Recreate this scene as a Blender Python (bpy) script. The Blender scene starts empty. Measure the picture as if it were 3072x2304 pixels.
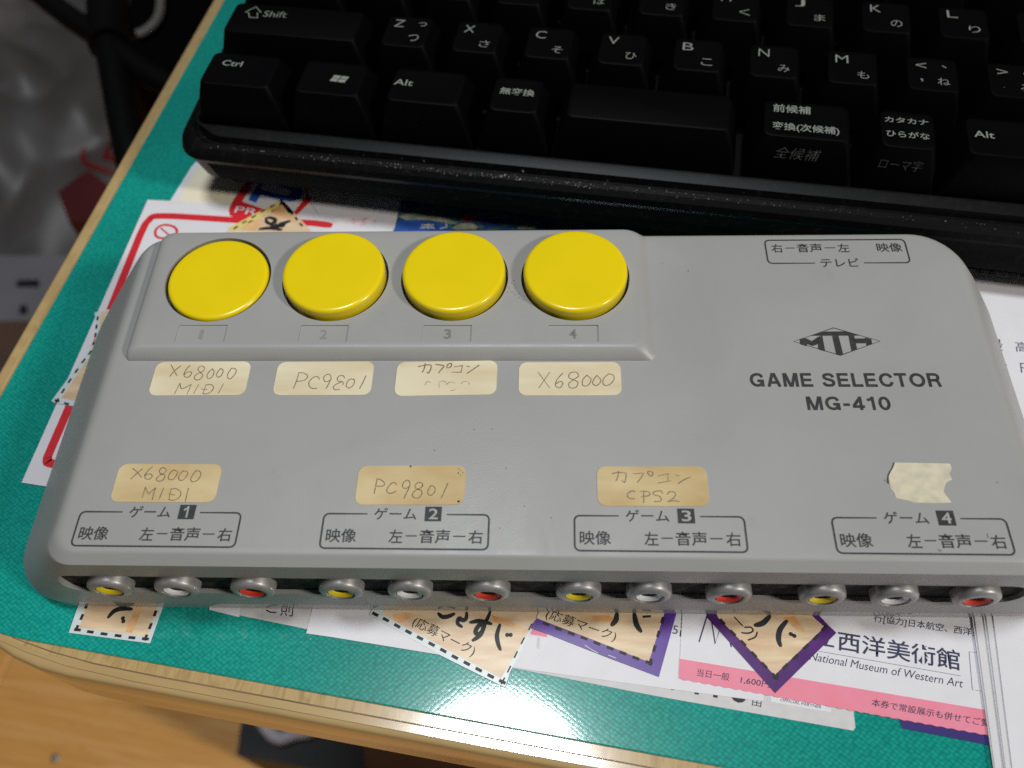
import bpy, bmesh, math, random
from mathutils import Vector, Matrix, noise
from math import sin, cos, pi, radians
random.seed(4)
S = bpy.context.scene
COL = S.collection
MM = 0.001

# ---------------------------------------------------------------- camera
cam = bpy.data.cameras.new('camera')
cam.sensor_width = 36.0
cam.lens = 30.654
cam.clip_start = 0.005
cam.clip_end = 50
cam.dof.use_dof = True
cam.dof.focus_distance = 0.185
cam.dof.aperture_fstop = 15
camo = bpy.data.objects.new('camera', cam)
camo.location = (0.09201, -0.05919, 0.15415)
camo.rotation_euler = (0.55636, 0.03911, 0.02546)
COL.objects.link(camo)
S.camera = camo

# ---------------------------------------------------------------- light: dim room + two room lamps
w = bpy.data.worlds.new('World'); S.world = w; w.use_nodes = True
w.node_tree.nodes['Background'].inputs[0].default_value = (0.85, 0.9, 1.0, 1)
w.node_tree.nodes['Background'].inputs[1].default_value = 0.03
S.view_settings.view_transform = 'Standard'
S.view_settings.look = 'None'
S.view_settings.exposure = -0.22
S.view_settings.gamma = 1.0
S.cycles.use_denoising = False

def area(name, loc, target, size, power, color, shape='DISK'):
    l = bpy.data.lights.new(name, 'AREA'); l.shape = shape; l.size = size
    l.energy = power; l.color = color
    o = bpy.data.objects.new(name, l); o.location = loc
    d = Vector(target) - Vector(loc)
    o.rotation_euler = d.to_track_quat('-Z', 'Y').to_euler()
    COL.objects.link(o); return o
# table lamp to the right of the desk, out of frame
area('side_lamp', (2.2, -0.88, 1.66), (0.09, 0.03, -0.02), 0.34, 54.0, (1.0, 0.94, 0.86))
# round ceiling lamp, seen mirrored in the front edge of the desk
area('ceiling_lamp', (0.008, 0.122, 1.25), (0.06, 0.0, -0.02), 0.27, 11.6, (0.93, 0.97, 1.0))

# ---------------------------------------------------------------- materials
MATS = {}
def mat(name, col, rough=0.5, spec=0.5, metal=0.0, var=0.0, vscale=200, bump=0.0, bscale=2000, coat=0.0, stretch=None, col2=None, fac=(0.35, 0.65), detail=4):
    if name in MATS: return MATS[name]
    m = bpy.data.materials.new(name); m.use_nodes = True
    nt = m.node_tree; b = nt.nodes['Principled BSDF']
    b.inputs['Base Color'].default_value = (*col, 1)
    b.inputs['Roughness'].default_value = rough
    b.inputs['Specular IOR Level'].default_value = spec
    b.inputs['Metallic'].default_value = metal
    b.inputs['Coat Weight'].default_value = coat
    tc = nt.nodes.new('ShaderNodeTexCoord'); mp = nt.nodes.new('ShaderNodeMapping')
    nt.links.new(tc.outputs['Object'], mp.inputs[0])
    if stretch: mp.inputs['Scale'].default_value = stretch
    if var > 0 or col2:
        n = nt.nodes.new('ShaderNodeTexNoise'); n.inputs['Scale'].default_value = vscale; n.inputs['Detail'].default_value = detail
        nt.links.new(mp.outputs[0], n.inputs['Vector'])
        r = nt.nodes.new('ShaderNodeValToRGB')
        c2 = col2 if col2 else tuple(min(1, c * (1 + var)) for c in col)
        c1 = col if col2 else tuple(c * (1 - var) for c in col)
        r.color_ramp.elements[0].position = fac[0]; r.color_ramp.elements[1].position = fac[1]
        r.color_ramp.elements[0].color = (*c1, 1); r.color_ramp.elements[1].color = (*c2, 1)
        nt.links.new(n.outputs['Fac'], r.inputs[0]); nt.links.new(r.outputs[0], b.inputs['Base Color'])
    if bump > 0:
        n2 = nt.nodes.new('ShaderNodeTexNoise'); n2.inputs['Scale'].default_value = bscale
        nt.links.new(mp.outputs[0], n2.inputs['Vector'])
        bp = nt.nodes.new('ShaderNodeBump'); bp.inputs['Distance'].default_value = bump * MM; bp.inputs['Strength'].default_value = 1
        nt.links.new(n2.outputs['Fac'], bp.inputs['Height']); nt.links.new(bp.outputs[0], b.inputs['Normal'])
    MATS[name] = m
    return m

def specks(m, scale, thr, col=(0.03, 0.025, 0.02)):
    # small dirt specks over the base colour
    nt = m.node_tree; b = nt.nodes['Principled BSDF']
    tc = nt.nodes.new('ShaderNodeTexCoord')
    vo = nt.nodes.new('ShaderNodeTexVoronoi'); vo.inputs['Scale'].default_value = scale
    nt.links.new(tc.outputs['Object'], vo.inputs['Vector'])
    # only a few cells carry a speck
    sx = nt.nodes.new('ShaderNodeSeparateColor'); nt.links.new(vo.outputs['Color'], sx.inputs[0])
    gt = nt.nodes.new('ShaderNodeMath'); gt.operation = 'GREATER_THAN'; gt.inputs[1].default_value = 0.80
    nt.links.new(sx.outputs[0], gt.inputs[0])
    lt = nt.nodes.new('ShaderNodeMath'); lt.operation = 'LESS_THAN'; lt.inputs[1].default_value = thr
    nt.links.new(vo.outputs['Distance'], lt.inputs[0])
    mu = nt.nodes.new('ShaderNodeMath'); mu.operation = 'MULTIPLY'
    nt.links.new(gt.outputs[0], mu.inputs[0]); nt.links.new(lt.outputs[0], mu.inputs[1])
    mx = nt.nodes.new('ShaderNodeMix'); mx.data_type = 'RGBA'
    src = b.inputs['Base Color'].links[0].from_socket if b.inputs['Base Color'].links else None
    if src: nt.links.new(src, mx.inputs[6])
    else: mx.inputs[6].default_value = b.inputs['Base Color'].default_value
    mx.inputs[7].default_value = (*col, 1)
    nt.links.new(mu.outputs[0], mx.inputs[0]); nt.links.new(mx.outputs[2], b.inputs['Base Color'])
    return m

GREY = specks(mat('grey_abs_plastic', (0.312, 0.313, 0.302), 0.44, 0.5, var=0.025, vscale=35, bump=0.02, bscale=3000), 70, 0.016)
def scuff(m):
    nt = m.node_tree; b = nt.nodes['Principled BSDF']
    tc = nt.nodes.new('ShaderNodeTexCoord')
    n = nt.nodes.new('ShaderNodeTexNoise'); n.inputs['Scale'].default_value = 38; n.inputs['Detail'].default_value = 8; n.inputs['Roughness'].default_value = .7; n.inputs['Distortion'].default_value = .6
    nt.links.new(tc.outputs['Object'], n.inputs['Vector'])
    mr = nt.nodes.new('ShaderNodeMapRange'); mr.inputs['From Min'].default_value = .35; mr.inputs['From Max'].default_value = .7; mr.inputs['To Min'].default_value = .36; mr.inputs['To Max'].default_value = .58
    nt.links.new(n.outputs['Fac'], mr.inputs[0]); nt.links.new(mr.outputs[0], b.inputs['Roughness'])
    n2 = nt.nodes.new('ShaderNodeTexNoise'); n2.inputs['Scale'].default_value = 85; n2.inputs['Detail'].default_value = 6; n2.inputs['Roughness'].default_value = .75
    nt.links.new(tc.outputs['Object'], n2.inputs['Vector'])
    r2 = nt.nodes.new('ShaderNodeMapRange'); r2.inputs['From Min'].default_value = .62; r2.inputs['From Max'].default_value = .78; r2.inputs['To Min'].default_value = 0; r2.inputs['To Max'].default_value = .30
    nt.links.new(n2.outputs['Fac'], r2.inputs[0])
    mx = nt.nodes.new('ShaderNodeMix'); mx.data_type = 'RGBA'; mx.inputs[7].default_value = (0.20, 0.195, 0.165, 1)
    src = b.inputs['Base Color'].links[0].from_socket
    nt.links.new(src, mx.inputs[6]); nt.links.new(r2.outputs[0], mx.inputs[0]); nt.links.new(mx.outputs[2], b.inputs['Base Color'])
scuff(GREY)
YEL = mat('yellow_plastic', (0.79, 0.60, 0.005), 0.22, 0.5, var=0.02, vscale=90, bump=0.004, bscale=900)
PRINT = mat('dark_grey_print', (0.035, 0.035, 0.037), 0.5, 0.3, var=0.2, vscale=900)
ETCH = mat('engraved_shadow_grey', (0.24, 0.245, 0.235), 0.6, 0.3)
KNOCK = mat('grey_print_knockout', (0.34, 0.35, 0.34), 0.45, 0.4)
STICK = specks(mat('aged_sticker_paper', (0.62, 0.52, 0.33), 0.8, 0.2, col2=(0.74, 0.68, 0.50), vscale=140, stretch=(0.35, 1.3, 1), fac=(0.3, 0.72)), 160, 0.02)
STICK2 = specks(mat('aged_sticker_paper_dark', (0.50, 0.36, 0.17), 0.8, 0.2, col2=(0.63, 0.51, 0.29), vscale=150, stretch=(0.5, 1.2, 1), fac=(0.3, 0.7)), 150, 0.02)
RESID = mat('torn_sticker_residue', (0.50, 0.46, 0.36), 0.8, 0.2, col2=(0.64, 0.58, 0.43), vscale=420, fac=(0.3, 0.6))
PENCIL = mat('pencil_line', (0.16, 0.13, 0.09), 0.7, 0.2, col2=(0.34, 0.27, 0.17), vscale=1800, fac=(0.4, 0.7))
PENCILF = mat('faded_pencil_line', (0.34, 0.28, 0.2), 0.7, 0.2, col2=(0.58, 0.48, 0.32), vscale=1500, fac=(0.4, 0.65))
NICK = mat('dull_nickel', (0.31, 0.305, 0.295), 0.4, 0.6, metal=0.4, var=0.12, vscale=600, bump=0.01, bscale=1500)
JY = mat('yellow_insulator', (0.85, 0.66, 0.01), 0.5); JW = mat('white_insulator', (0.88, 0.9, 0.92), 0.55); JR = mat('red_insulator', (0.75, 0.04, 0.02), 0.5)
HOLE = mat('dark_socket', (0.008, 0.008, 0.008), 0.6, 0.2)
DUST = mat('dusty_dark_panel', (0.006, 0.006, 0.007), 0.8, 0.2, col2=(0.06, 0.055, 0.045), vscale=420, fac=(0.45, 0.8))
BLK = mat('black_key_plastic', (0.0014, 0.0014, 0.0017), 0.46, 0.06, bump=0.01, bscale=2600)
CASE = mat('black_keyboard_case', (0.0024, 0.0024, 0.0027), 0.42, 0.14, col2=(0.012, 0.011, 0.011), vscale=500, fac=(0.55, 0.9), bump=0.012, bscale=2200)
LEG = mat('pale_legend_print', (0.22, 0.235, 0.205), 0.5, 0.3, var=0.12, vscale=1500)
LEGD = mat('dim_legend_print', (0.085, 0.085, 0.08), 0.5, 0.3, var=0.2, vscale=1500)
FLUFF = mat('pale_dust', (0.20, 0.185, 0.175), 0.9, 0.1)
PAPW = mat('white_paper', (0.70, 0.69, 0.72), 0.42, 0.4, var=0.02, vscale=150, bump=0.01, bscale=300)
PAPG = mat('pale_grey_paper', (0.58, 0.57, 0.57), 0.45, 0.4, var=0.04, vscale=400)
PAPC = mat('cream_paper', (0.78, 0.72, 0.55), 0.5, 0.4, var=0.03, vscale=200)
RED = mat('red_print', (0.62, 0.02, 0.03), 0.45, 0.4, var=0.06, vscale=300)
BLUEP = mat('blue_print', (0.02, 0.08, 0.50), 0.45, 0.4)
PINK = mat('pink_print', (0.78, 0.22, 0.30), 0.45, 0.4, col2=(0.80, 0.26, 0.36), vscale=120)
PINKS = mat('pink_smudge_print', (0.80, 0.74, 0.76), 0.5, 0.4, col2=(0.72, 0.36, 0.40), vscale=420, fac=(0.48, 0.72))
PURP = mat('purple_print', (0.075, 0.02, 0.24), 0.32, 0.5, col2=(0.10, 0.03, 0.30), vscale=220)
PURPD = mat('deep_purple_print', (0.065, 0.008, 0.13), 0.32, 0.5, col2=(0.09, 0.015, 0.17), vscale=220)
NAVY = mat('navy_card', (0.035, 0.02, 0.16), 0.4, 0.4)
INK = mat('black_ink', (0.02, 0.02, 0.022), 0.45, 0.3, var=0.3, vscale=600)
INKN = mat('navy_ink', (0.035, 0.04, 0.085), 0.5, 0.3, var=0.2, vscale=700)
WOODP = mat('wood_grain_print', (0.60, 0.40, 0.24), 0.34, 0.5, col2=(0.78, 0.64, 0.42), vscale=90, stretch=(0.8, 5, 1), fac=(0.3, 0.7))
ORNG = mat('orange_wash_print', (0.66, 0.30, 0.09), 0.36, 0.5, col2=(0.78, 0.52, 0.27), vscale=180, fac=(0.35, 0.65))
MARGIN = mat('clear_margin_paper', (0.60, 0.66, 0.66), 0.3, 0.5)

def mottled(name, cols, scale, stretch=(1, 1, 1), rough=0.4):
    m = bpy.data.materials.new(name); m.use_nodes = True
    nt = m.node_tree; b = nt.nodes['Principled BSDF']; b.inputs['Roughness'].default_value = rough
    tc = nt.nodes.new('ShaderNodeTexCoord'); mp = nt.nodes.new('ShaderNodeMapping'); mp.inputs['Scale'].default_value = stretch
    n = nt.nodes.new('ShaderNodeTexNoise'); n.inputs['Scale'].default_value = scale; n.inputs['Detail'].default_value = 3; n.inputs['Distortion'].default_value = 1.0
    r = nt.nodes.new('ShaderNodeValToRGB'); r.color_ramp.elements.remove(r.color_ramp.elements[1])
    for i, (p, c) in enumerate(cols):
        e = r.color_ramp.elements[0] if i == 0 else r.color_ramp.elements.new(p)
        e.position = p; e.color = (*c, 1)
    nt.links.new(tc.outputs['Object'], mp.inputs[0]); nt.links.new(mp.outputs[0], n.inputs['Vector'])
    nt.links.new(n.outputs['Fac'], r.inputs[0]); nt.links.new(r.outputs[0], b.inputs['Base Color'])
    return m
POND = mottled('blotchy_colour_print', [(0.30, (0.01, 0.02, 0.13)), (0.42, (0.02, 0.045, 0.25)), (0.5, (0.02, 0.10, 0.07)), (0.58, (0.10, 0.17, 0.15)), (0.64, (0.03, 0.06, 0.24)), (0.75, (0.34, 0.30, 0.33))], 170, (1, 2.2, 1))
BAG = mottled('grey_plastic_bag', [(0.3, (0.105, 0.095, 0.088)), (0.55, (0.135, 0.122, 0.115)), (0.75, (0.2, 0.19, 0.19))], 7, (1, 1, 1), 0.45)
FLOORW = mottled('floor_wood', [(0.25, (0.62, 0.29, 0.07)), (0.42, (0.80, 0.41, 0.115)), (0.5, (0.70, 0.34, 0.085)), (0.6, (0.84, 0.47, 0.16)), (0.8, (0.68, 0.33, 0.085))], 10, (.6, 12, 1), 0.4)
DESKW = mottled('desk_edge_wood', [(0.3, (0.38, 0.25, 0.10)), (0.5, (0.49, 0.34, 0.15)), (0.62, (0.52, 0.37, 0.17)), (0.8, (0.43, 0.29, 0.125))], 150, (4.0, 0.8, 1), 0.18)
BANDW = mottled('desk_edge_band', [(0.3, (0.44, 0.30, 0.13)), (0.7, (0.52, 0.37, 0.17))], 40, (0.4, 4, 1), 0.18)
APRW = mottled('desk_apron_wood', [(0.3, (0.40, 0.25, 0.085)), (0.7, (0.52, 0.34, 0.125))], 40, (0.5, 4, 1), 0.4)

for m_ in (DESKW, BANDW):
    b_ = m_.node_tree.nodes['Principled BSDF']; b_.inputs['Coat Weight'].default_value = 1.0; b_.inputs['Coat Roughness'].default_value = 0.075; b_.inputs['Coat IOR'].default_value = 1.6
def green_mat():
    m = bpy.data.materials.new('green_embossed_vinyl'); m.use_nodes = True
    nt = m.node_tree; b = nt.nodes['Principled BSDF']; L = nt.links
    b.inputs['Roughness'].default_value = 0.24; b.inputs['Specular IOR Level'].default_value = 0.2
    tc = nt.nodes.new('ShaderNodeTexCoord'); mp = nt.nodes.new('ShaderNodeMapping')
    mp.inputs['Rotation'].default_value = (0, 0, radians(33)); mp.inputs['Scale'].default_value = (1.0, 1.25, 1)
    L.new(tc.outputs['Object'], mp.inputs[0])
    vo = nt.nodes.new('ShaderNodeTexVoronoi'); vo.inputs['Scale'].default_value = 1050; vo.inputs['Randomness'].default_value = 0.38
    L.new(mp.outputs[0], vo.inputs['Vector'])
    ns = nt.nodes.new('ShaderNodeTexNoise'); ns.inputs['Scale'].default_value = 900; L.new(tc.outputs['Object'], ns.inputs['Vector'])
    ad = nt.nodes.new('ShaderNodeMath'); ad.operation = 'MULTIPLY_ADD'; ad.inputs[1].default_value = 0.7
    L.new(ns.outputs['Fac'], ad.inputs[0]); L.new(vo.outputs['Distance'], ad.inputs[2])
    bp = nt.nodes.new('ShaderNodeBump'); bp.invert = True; bp.inputs['Distance'].default_value = 0.000013; bp.inputs['Strength'].default_value = 0.8
    L.new(ad.outputs[0], bp.inputs['Height']); L.new(bp.outputs[0], b.inputs['Normal'])
    # clear vinyl face over the embossing: its own, much flatter surface
    b.inputs['Coat Weight'].default_value = 1.0; b.inputs['Coat Roughness'].default_value = 0.065; b.inputs['Coat IOR'].default_value = 1.65
    cb = nt.nodes.new('ShaderNodeBump'); cb.invert = True; cb.inputs['Distance'].default_value = 0.0000035; cb.inputs['Strength'].default_value = 1
    L.new(ad.outputs[0], cb.inputs['Height']); L.new(cb.outputs[0], b.inputs['Coat Normal'])
    r = nt.nodes.new('ShaderNodeValToRGB')  # shading of the embossing painted in: lighter bumps, darker hollows between
    r.color_ramp.elements[0].position = 0.0; r.color_ramp.elements[0].color = (0.014, 0.40, 0.32, 1)
    r.color_ramp.elements[1].position = 0.7; r.color_ramp.elements[1].color = (0.003, 0.22, 0.185, 1)
    L.new(vo.outputs['Distance'], r.inputs[0])
    nw = nt.nodes.new('ShaderNodeTexNoise'); nw.inputs['Scale'].default_value = 22; nw.inputs['Detail'].default_value = 8; L.new(tc.outputs['Object'], nw.inputs['Vector'])
    mw = nt.nodes.new('ShaderNodeMapRange'); mw.inputs['From Min'].default_value = .3; mw.inputs['From Max'].default_value = .7; mw.inputs['To Min'].default_value = .84; mw.inputs['To Max'].default_value = 1.12
    L.new(nw.outputs['Fac'], mw.inputs[0])
    mm = nt.nodes.new('ShaderNodeVectorMath'); mm.operation = 'SCALE'; L.new(r.outputs[0], mm.inputs[0]); L.new(mw.outputs[0], mm.inputs['Scale'])
    L.new(mm.outputs[0], b.inputs['Base Color'])
    return m
GREEN = green_mat()

# ---------------------------------------------------------------- builders (all lengths in mm)
ORIG = {}
def root_of(o):
    while o.parent: o = o.parent
    return o
def tag(o, label, cat=None, group=None, kind=None):
    if label: o['label'] = label
    if cat: o['category'] = cat
    if group: o['group'] = group
    if kind: o['kind'] = kind
    return o
def thing(name, label, cat, loc=(0, 0, 0), rz=0, group=None):
    o = bpy.data.objects.new(name, None); o.empty_display_size = 0.01
    o.location = Vector(loc) * MM; o.rotation_euler = (0, 0, rz); COL.objects.link(o)
    ORIG[o.name] = Vector((0, 0, 0)) if rz else Vector(loc)      # rotated things take local coordinates
    tag(o, label, cat, group)
    return o
def link_mesh(name, me, m, parent=None, local=False):
    o = bpy.data.objects.new(name, me); COL.objects.link(o)
    if m:
        me.materials.clear(); me.materials.append(m)
    if parent is not None:
        o.parent = parent
        off = ORIG.get(root_of(parent).name, Vector())
        if off.length > 0 and not local:
            me.transform(Matrix.Translation(-off * MM))
    return o
def mesh(name, vs, fs, m, parent=None, smooth=None):
    me = bpy.data.meshes.new(name)
    me.from_pydata([Vector(v) * MM for v in vs], [], fs); me.validate(); me.update()
    bm = bmesh.new(); bm.from_mesh(me); bmesh.ops.recalc_face_normals(bm, faces=bm.faces); bm.to_mesh(me); bm.free()
    if smooth is not None:
        me.polygons.foreach_set('use_smooth', [True] * len(me.polygons))
        me.set_sharp_from_angle(angle=radians(smooth))
    return link_mesh(name, me, m, parent)
def ccw(p):
    a = sum(p[i][0] * p[(i + 1) % len(p)][1] - p[(i + 1) % len(p)][0] * p[i][1] for i in range(len(p)))
    return list(p) if a > 0 else list(reversed(p))
def prism_data(p, z0, z1):
    p = ccw(p); n = len(p)
    vs = [(x, y, z0) for x, y in p] + [(x, y, z1) for x, y in p]
    fs = [list(range(n))[::-1], list(range(n, 2 * n))] + [[i, (i + 1) % n, n + (i + 1) % n, n + i] for i in range(n)]
    return vs, fs
def prism(name, p, z0, z1, m, parent=None):
    vs, fs = prism_data(p, z0, z1); return mesh(name, vs, fs, m, parent)
def flat(name, polys, z, m, parent=None):
    # print: one or several flat polygons in one plane
    vs = []; fs = []
    for p in polys:
        p = ccw(p); fs.append(list(range(len(vs), len(vs) + len(p)))); vs += [(x, y, z) for x, y in p]
    me = bpy.data.meshes.new(name); me.from_pydata([Vector(v) * MM for v in vs], [], fs); me.update()
    return link_mesh(name, me, m, parent)
def rrect(x0, y0, x1, y1, r, seg=6, rs=None):
    rs = rs or [r] * 4      # corner radii: left-front, right-front, right-back, left-back
    out = []
    for (cx, cy, a0, rr) in ((x0 + rs[0], y0 + rs[0], pi, rs[0]), (x1 - rs[1], y0 + rs[1], 1.5 * pi, rs[1]), (x1 - rs[2], y1 - rs[2], 0, rs[2]), (x0 + rs[3], y1 - rs[3], .5 * pi, rs[3])):
        for k in range(seg + 1):
            a = a0 + k * (pi / 2) / seg; out.append((cx + rr * cos(a), cy + rr * sin(a)))
    return out
def loft(name, rings, m, parent=None, smooth=35, cap=True):
    n = len(rings[0]); vs = [v for r in rings for v in r]; fs = []
    for k in range(len(rings) - 1):
        for i in range(n):
            j = (i + 1) % n; fs.append([k * n + i, k * n + j, (k + 1) * n + j, (k + 1) * n + i])
    if cap: fs.append(list(range(n))[::-1]); fs.append(list(range((len(rings) - 1) * n, len(rings) * n)))
    return mesh(name, vs, fs, m, parent, smooth)
def lathe_data(prof, c, seg=64, axis='z'):
    vs = []; fs = []; n = len(prof)
    for k in range(seg):
        a = 2 * pi * k / seg
        for r, h in prof:
            if axis == 'z': vs.append((c[0] + r * cos(a), c[1] + r * sin(a), c[2] + h))
            else: vs.append((c[0] + r * cos(a), c[1] - h, c[2] + r * sin(a)))     # h runs towards the viewer
    for k in range(seg):
        for i in range(n - 1):
            a = k * n + i; b = ((k + 1) % seg) * n + i; fs.append([a, b, b + 1, a + 1])
    return vs, fs
def lathe(name, prof, c, m, parent=None, seg=64, axis='z', smooth=30):
    vs, fs = lathe_data(prof, c, seg, axis)
    o = mesh(name, vs, fs, m, parent, None)
    me = o.data; bm = bmesh.new(); bm.from_mesh(me)
    bmesh.ops.remove_doubles(bm, verts=bm.verts, dist=1e-6); bmesh.ops.recalc_face_normals(bm, faces=bm.faces); bm.to_mesh(me); bm.free()
    me.polygons.foreach_set('use_smooth', [True] * len(me.polygons)); me.set_sharp_from_angle(angle=radians(smooth))
    return o
def catmull(p, k=5, closed=False):
    if len(p) < 3: return list(p)
    out = []; n = len(p); rng = range(n if closed else n - 1)
    for i in rng:
        g = (lambda j: p[j % n]) if closed else (lambda j: p[max(0, min(n - 1, j))])
        a, b, c, d = g(i - 1), g(i), g(i + 1), g(i + 2)
        for s in range(k):
            t = s / k
            out.append(tuple(0.5 * (2 * b[q] + (c[q] - a[q]) * t + (2 * a[q] - 5 * b[q] + 4 * c[q] - d[q]) * t * t + (-a[q] + 3 * b[q] - 3 * c[q] + d[q]) * t ** 3) for q in range(len(b))))
    if not closed: out.append(p[-1])
    return out
def ribbon_data(path, wd, closed=False, taper=False, zf=None, z=0, butt=False):
    n = len(path); L = []; Rr = []
    for i in range(n):
        a = path[(i - 1) % n] if (closed or i > 0) else path[i]
        b = path[(i + 1) % n] if (closed or i < n - 1) else path[i]
        d = Vector((b[0] - a[0], b[1] - a[1]))
        if d.length < 1e-9: d = Vector((1, 0))
        d.normalize(); nn = Vector((-d.y, d.x))
        ww = wd / 2
        if taper: ww *= 0.45 + 0.75 * sin(pi * (0.12 + 0.76 * i / max(1, n - 1)))
        if butt: p = path[i]
        elif not closed and i == 0: p = (path[i][0] - d.x * ww * .6, path[i][1] - d.y * ww * .6); ww *= .7
        elif not closed and i == n - 1: p = (path[i][0] + d.x * ww * .6, path[i][1] + d.y * ww * .6); ww *= .7
        else: p = path[i]
        L.append((p[0] + nn.x * ww, p[1] + nn.y * ww)); Rr.append((p[0] - nn.x * ww, p[1] - nn.y * ww))
    vs = [(*q, zf(*q) if zf else z) for q in L] + [(*q, zf(*q) if zf else z) for q in Rr]
    fs = [[n + i, n + (i + 1) % n, (i + 1) % n, i] for i in range(n if closed else n - 1)]
    return vs, fs
def strokes(name, paths, wd, z, m, parent=None, smooth=True, closed=False, taper=False, zf=None):
    vs = []; fs = []
    for k, p in enumerate(paths):
        q = catmull(p, 5, closed) if smooth and len(p) > 2 else list(p)
        v, f = ribbon_data(q, wd, closed, taper, zf, z + 0.004 * (k % 3))
        o = len(vs); vs += v; fs += [[i + o for i in x] for x in f]
    me = bpy.data.meshes.new(name); me.from_pydata([Vector(v) * MM for v in vs], [], fs); me.update()
    return link_mesh(name, me, m, parent)
def dots(name, pts, r, z, m, parent=None):
    return flat(name, [[(x + r * cos(k * pi / 5), y + r * sin(k * pi / 5)) for k in range(10)] for x, y in pts], z, m, parent)
def V3(p, z): return Vector((p[0], p[1], z if len(p) < 3 else p[2]))
def text(s, tri, z, m, parent=None, name='printed_text', bold=0.0, shear=0.0, join=None):
    # glyph outlines fitted to the parallelogram bottom-left, bottom-right, top-left
    c = bpy.data.curves.new(name, 'FONT'); c.body = s; c.offset = bold;  c.resolution_u = 3; c.shear = shear
    o = bpy.data.objects.new(name, c); COL.objects.link(o)
    bpy.context.view_layer.update()
    me = bpy.data.meshes.new_from_object(o.evaluated_get(bpy.context.evaluated_depsgraph_get()))
    bpy.data.objects.remove(o); bpy.data.curves.remove(c)
    xs = [v.co.x for v in me.vertices]; ys = [v.co.y for v in me.vertices]
    x0, x1, y0, y1 = min(xs), max(xs), min(ys), max(ys)
    a, b, d = (V3(p, z) for p in tri)
    for v in me.vertices:
        f = (v.co.x - x0) / (x1 - x0); g = (v.co.y - y0) / max(1e-6, y1 - y0)
        if y1 - y0 < 0.12: g = 0.5 + (g - .5) * 0.08
        v.co = (a + (b - a) * f + (d - a) * g) * MM
    me.update()
    if join is not None:
        join.append(me); return None
    me.name = name
    return link_mesh(name, me, m, parent)
def join_meshes(name, lst, m, parent):
    bm = bmesh.new()
    for me in lst: bm.from_mesh(me)
    me = bpy.data.meshes.new(name); bm.to_mesh(me); bm.free()
    return link_mesh(name, me, m, parent)
def box_tri(cx, cy, wd, h): return [(cx - wd / 2, cy - h / 2), (cx + wd / 2, cy - h / 2), (cx - wd / 2, cy + h / 2)]
def boolean(o, cutters):
    for c in cutters:
        md = o.modifiers.new('cut', 'BOOLEAN'); md.operation = 'DIFFERENCE'; md.solver = 'EXACT'; md.object = c
    bpy.context.view_layer.update()
    me = bpy.data.meshes.new_from_object(o.evaluated_get(bpy.context.evaluated_depsgraph_get()))
    o.modifiers.clear(); old = o.data; o.data = me; m = old.materials[0] if old.materials else None
    me.materials.clear()
    if m: me.materials.append(m)
    for p in me.polygons: p.material_index = 0
    for c in cutters: bpy.data.objects.remove(c)
    me.polygons.foreach_set('use_smooth', [True] * len(me.polygons)); me.set_sharp_from_angle(angle=radians(30))
def dup(o, parent=None, loc=None, label=None):
    c = o.copy(); COL.objects.link(c)
    if parent is not None: c.parent = parent
    if loc is not None: c.location = loc
    if label: c['label'] = label
    for ch in list(o.children): dup(ch, c)
    return c
def tube(name, path, r, m, parent=None, seg=10):
    path = [Vector(p) for p in path]; rings = []
    for i, p in enumerate(path):
        d = (path[min(i + 1, len(path) - 1)] - path[max(i - 1, 0)]).normalized()
        a = d.orthogonal().normalized(); b = d.cross(a)
        if i: # keep the frame steady
            a = (pa - d * pa.dot(d)).normalized(); b = d.cross(a)
        pa = a
        rings.append([tuple(p + a * r * cos(2 * pi * k / seg) + b * r * sin(2 * pi * k / seg)) for k in range(seg)])
    return loft(name, rings, m, parent, 40)

DZ = -28.6           # top of the desk mat
KR = radians(-8.74)  # desk and keyboard are turned this much against the selector
KO = (70.1, 141.3, 0)

# ================================================================ desk
desk = thing('wooden_desk', 'light wood desk with a rounded front edge under the green mat', 'desk', KO, KR)
def desk_ring(off, z, r):
    return [(x, y, z) for x, y in rrect(-106.8 + off, -168.9 + off, 900, 420, r, 12, [max(3, r - off), 20, 20, 20])]
loft('desk_top', [desk_ring(1.2, -51, 52), desk_ring(0.3, -50.6, 52), desk_ring(0, -49.8, 52), desk_ring(0, -31.0, 52), desk_ring(0.15, -30.2, 52), desk_ring(0.5, -29.7, 52), desk_ring(1.0, -29.45, 52), desk_ring(1.6, -29.42, 52)], BANDW, desk, 40)
prism('veneer_top', [(x, y) for x, y in rrect(-103.6, -165.5, 898, 418, 46, 12)], -29.44, -29.36, DESKW, desk)
strokes('edge_seam', [[(-70, -163.3), (-60, -164.7), (-50, -165.45), (-35, -165.7), (880, -165.7)]], .28, -29.33, mat('dark_seam', (0.16, 0.10, 0.045), .6, var=.3, vscale=60), desk, False)
strokes('edge_seam', [[(-76, -163.6), (-66, -165.6), (-56, -166.9), (-40, -167.5), (880, -167.6)]], .11, -29.37, MATS['dark_seam'], desk, False)
for xx, yy in ((-70, -110), (840, -130), (-70, 380), (840, 380)):
    prism('leg', [(xx, yy), (xx + 40, yy), (xx + 40, yy + 40), (xx, yy + 40)], -719.5, -51.1, APRW, desk)
mato = thing('desk_mat', 'green embossed vinyl mat covering the desk top', 'desk mat', KO, KR)
loft('mat_sheet', [[(x, y, -29.3) for x, y in rrect(-101.8, -163.3, 897, 415, 34, 12)], [(x, y, -28.75) for x, y in rrect(-101.8, -163.3, 897, 415, 34, 12)], [(x, y, DZ) for x, y in rrect(-101.6, -163.1, 896.8, 414.8, 34, 12)]], GREEN, mato, 20)

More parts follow.
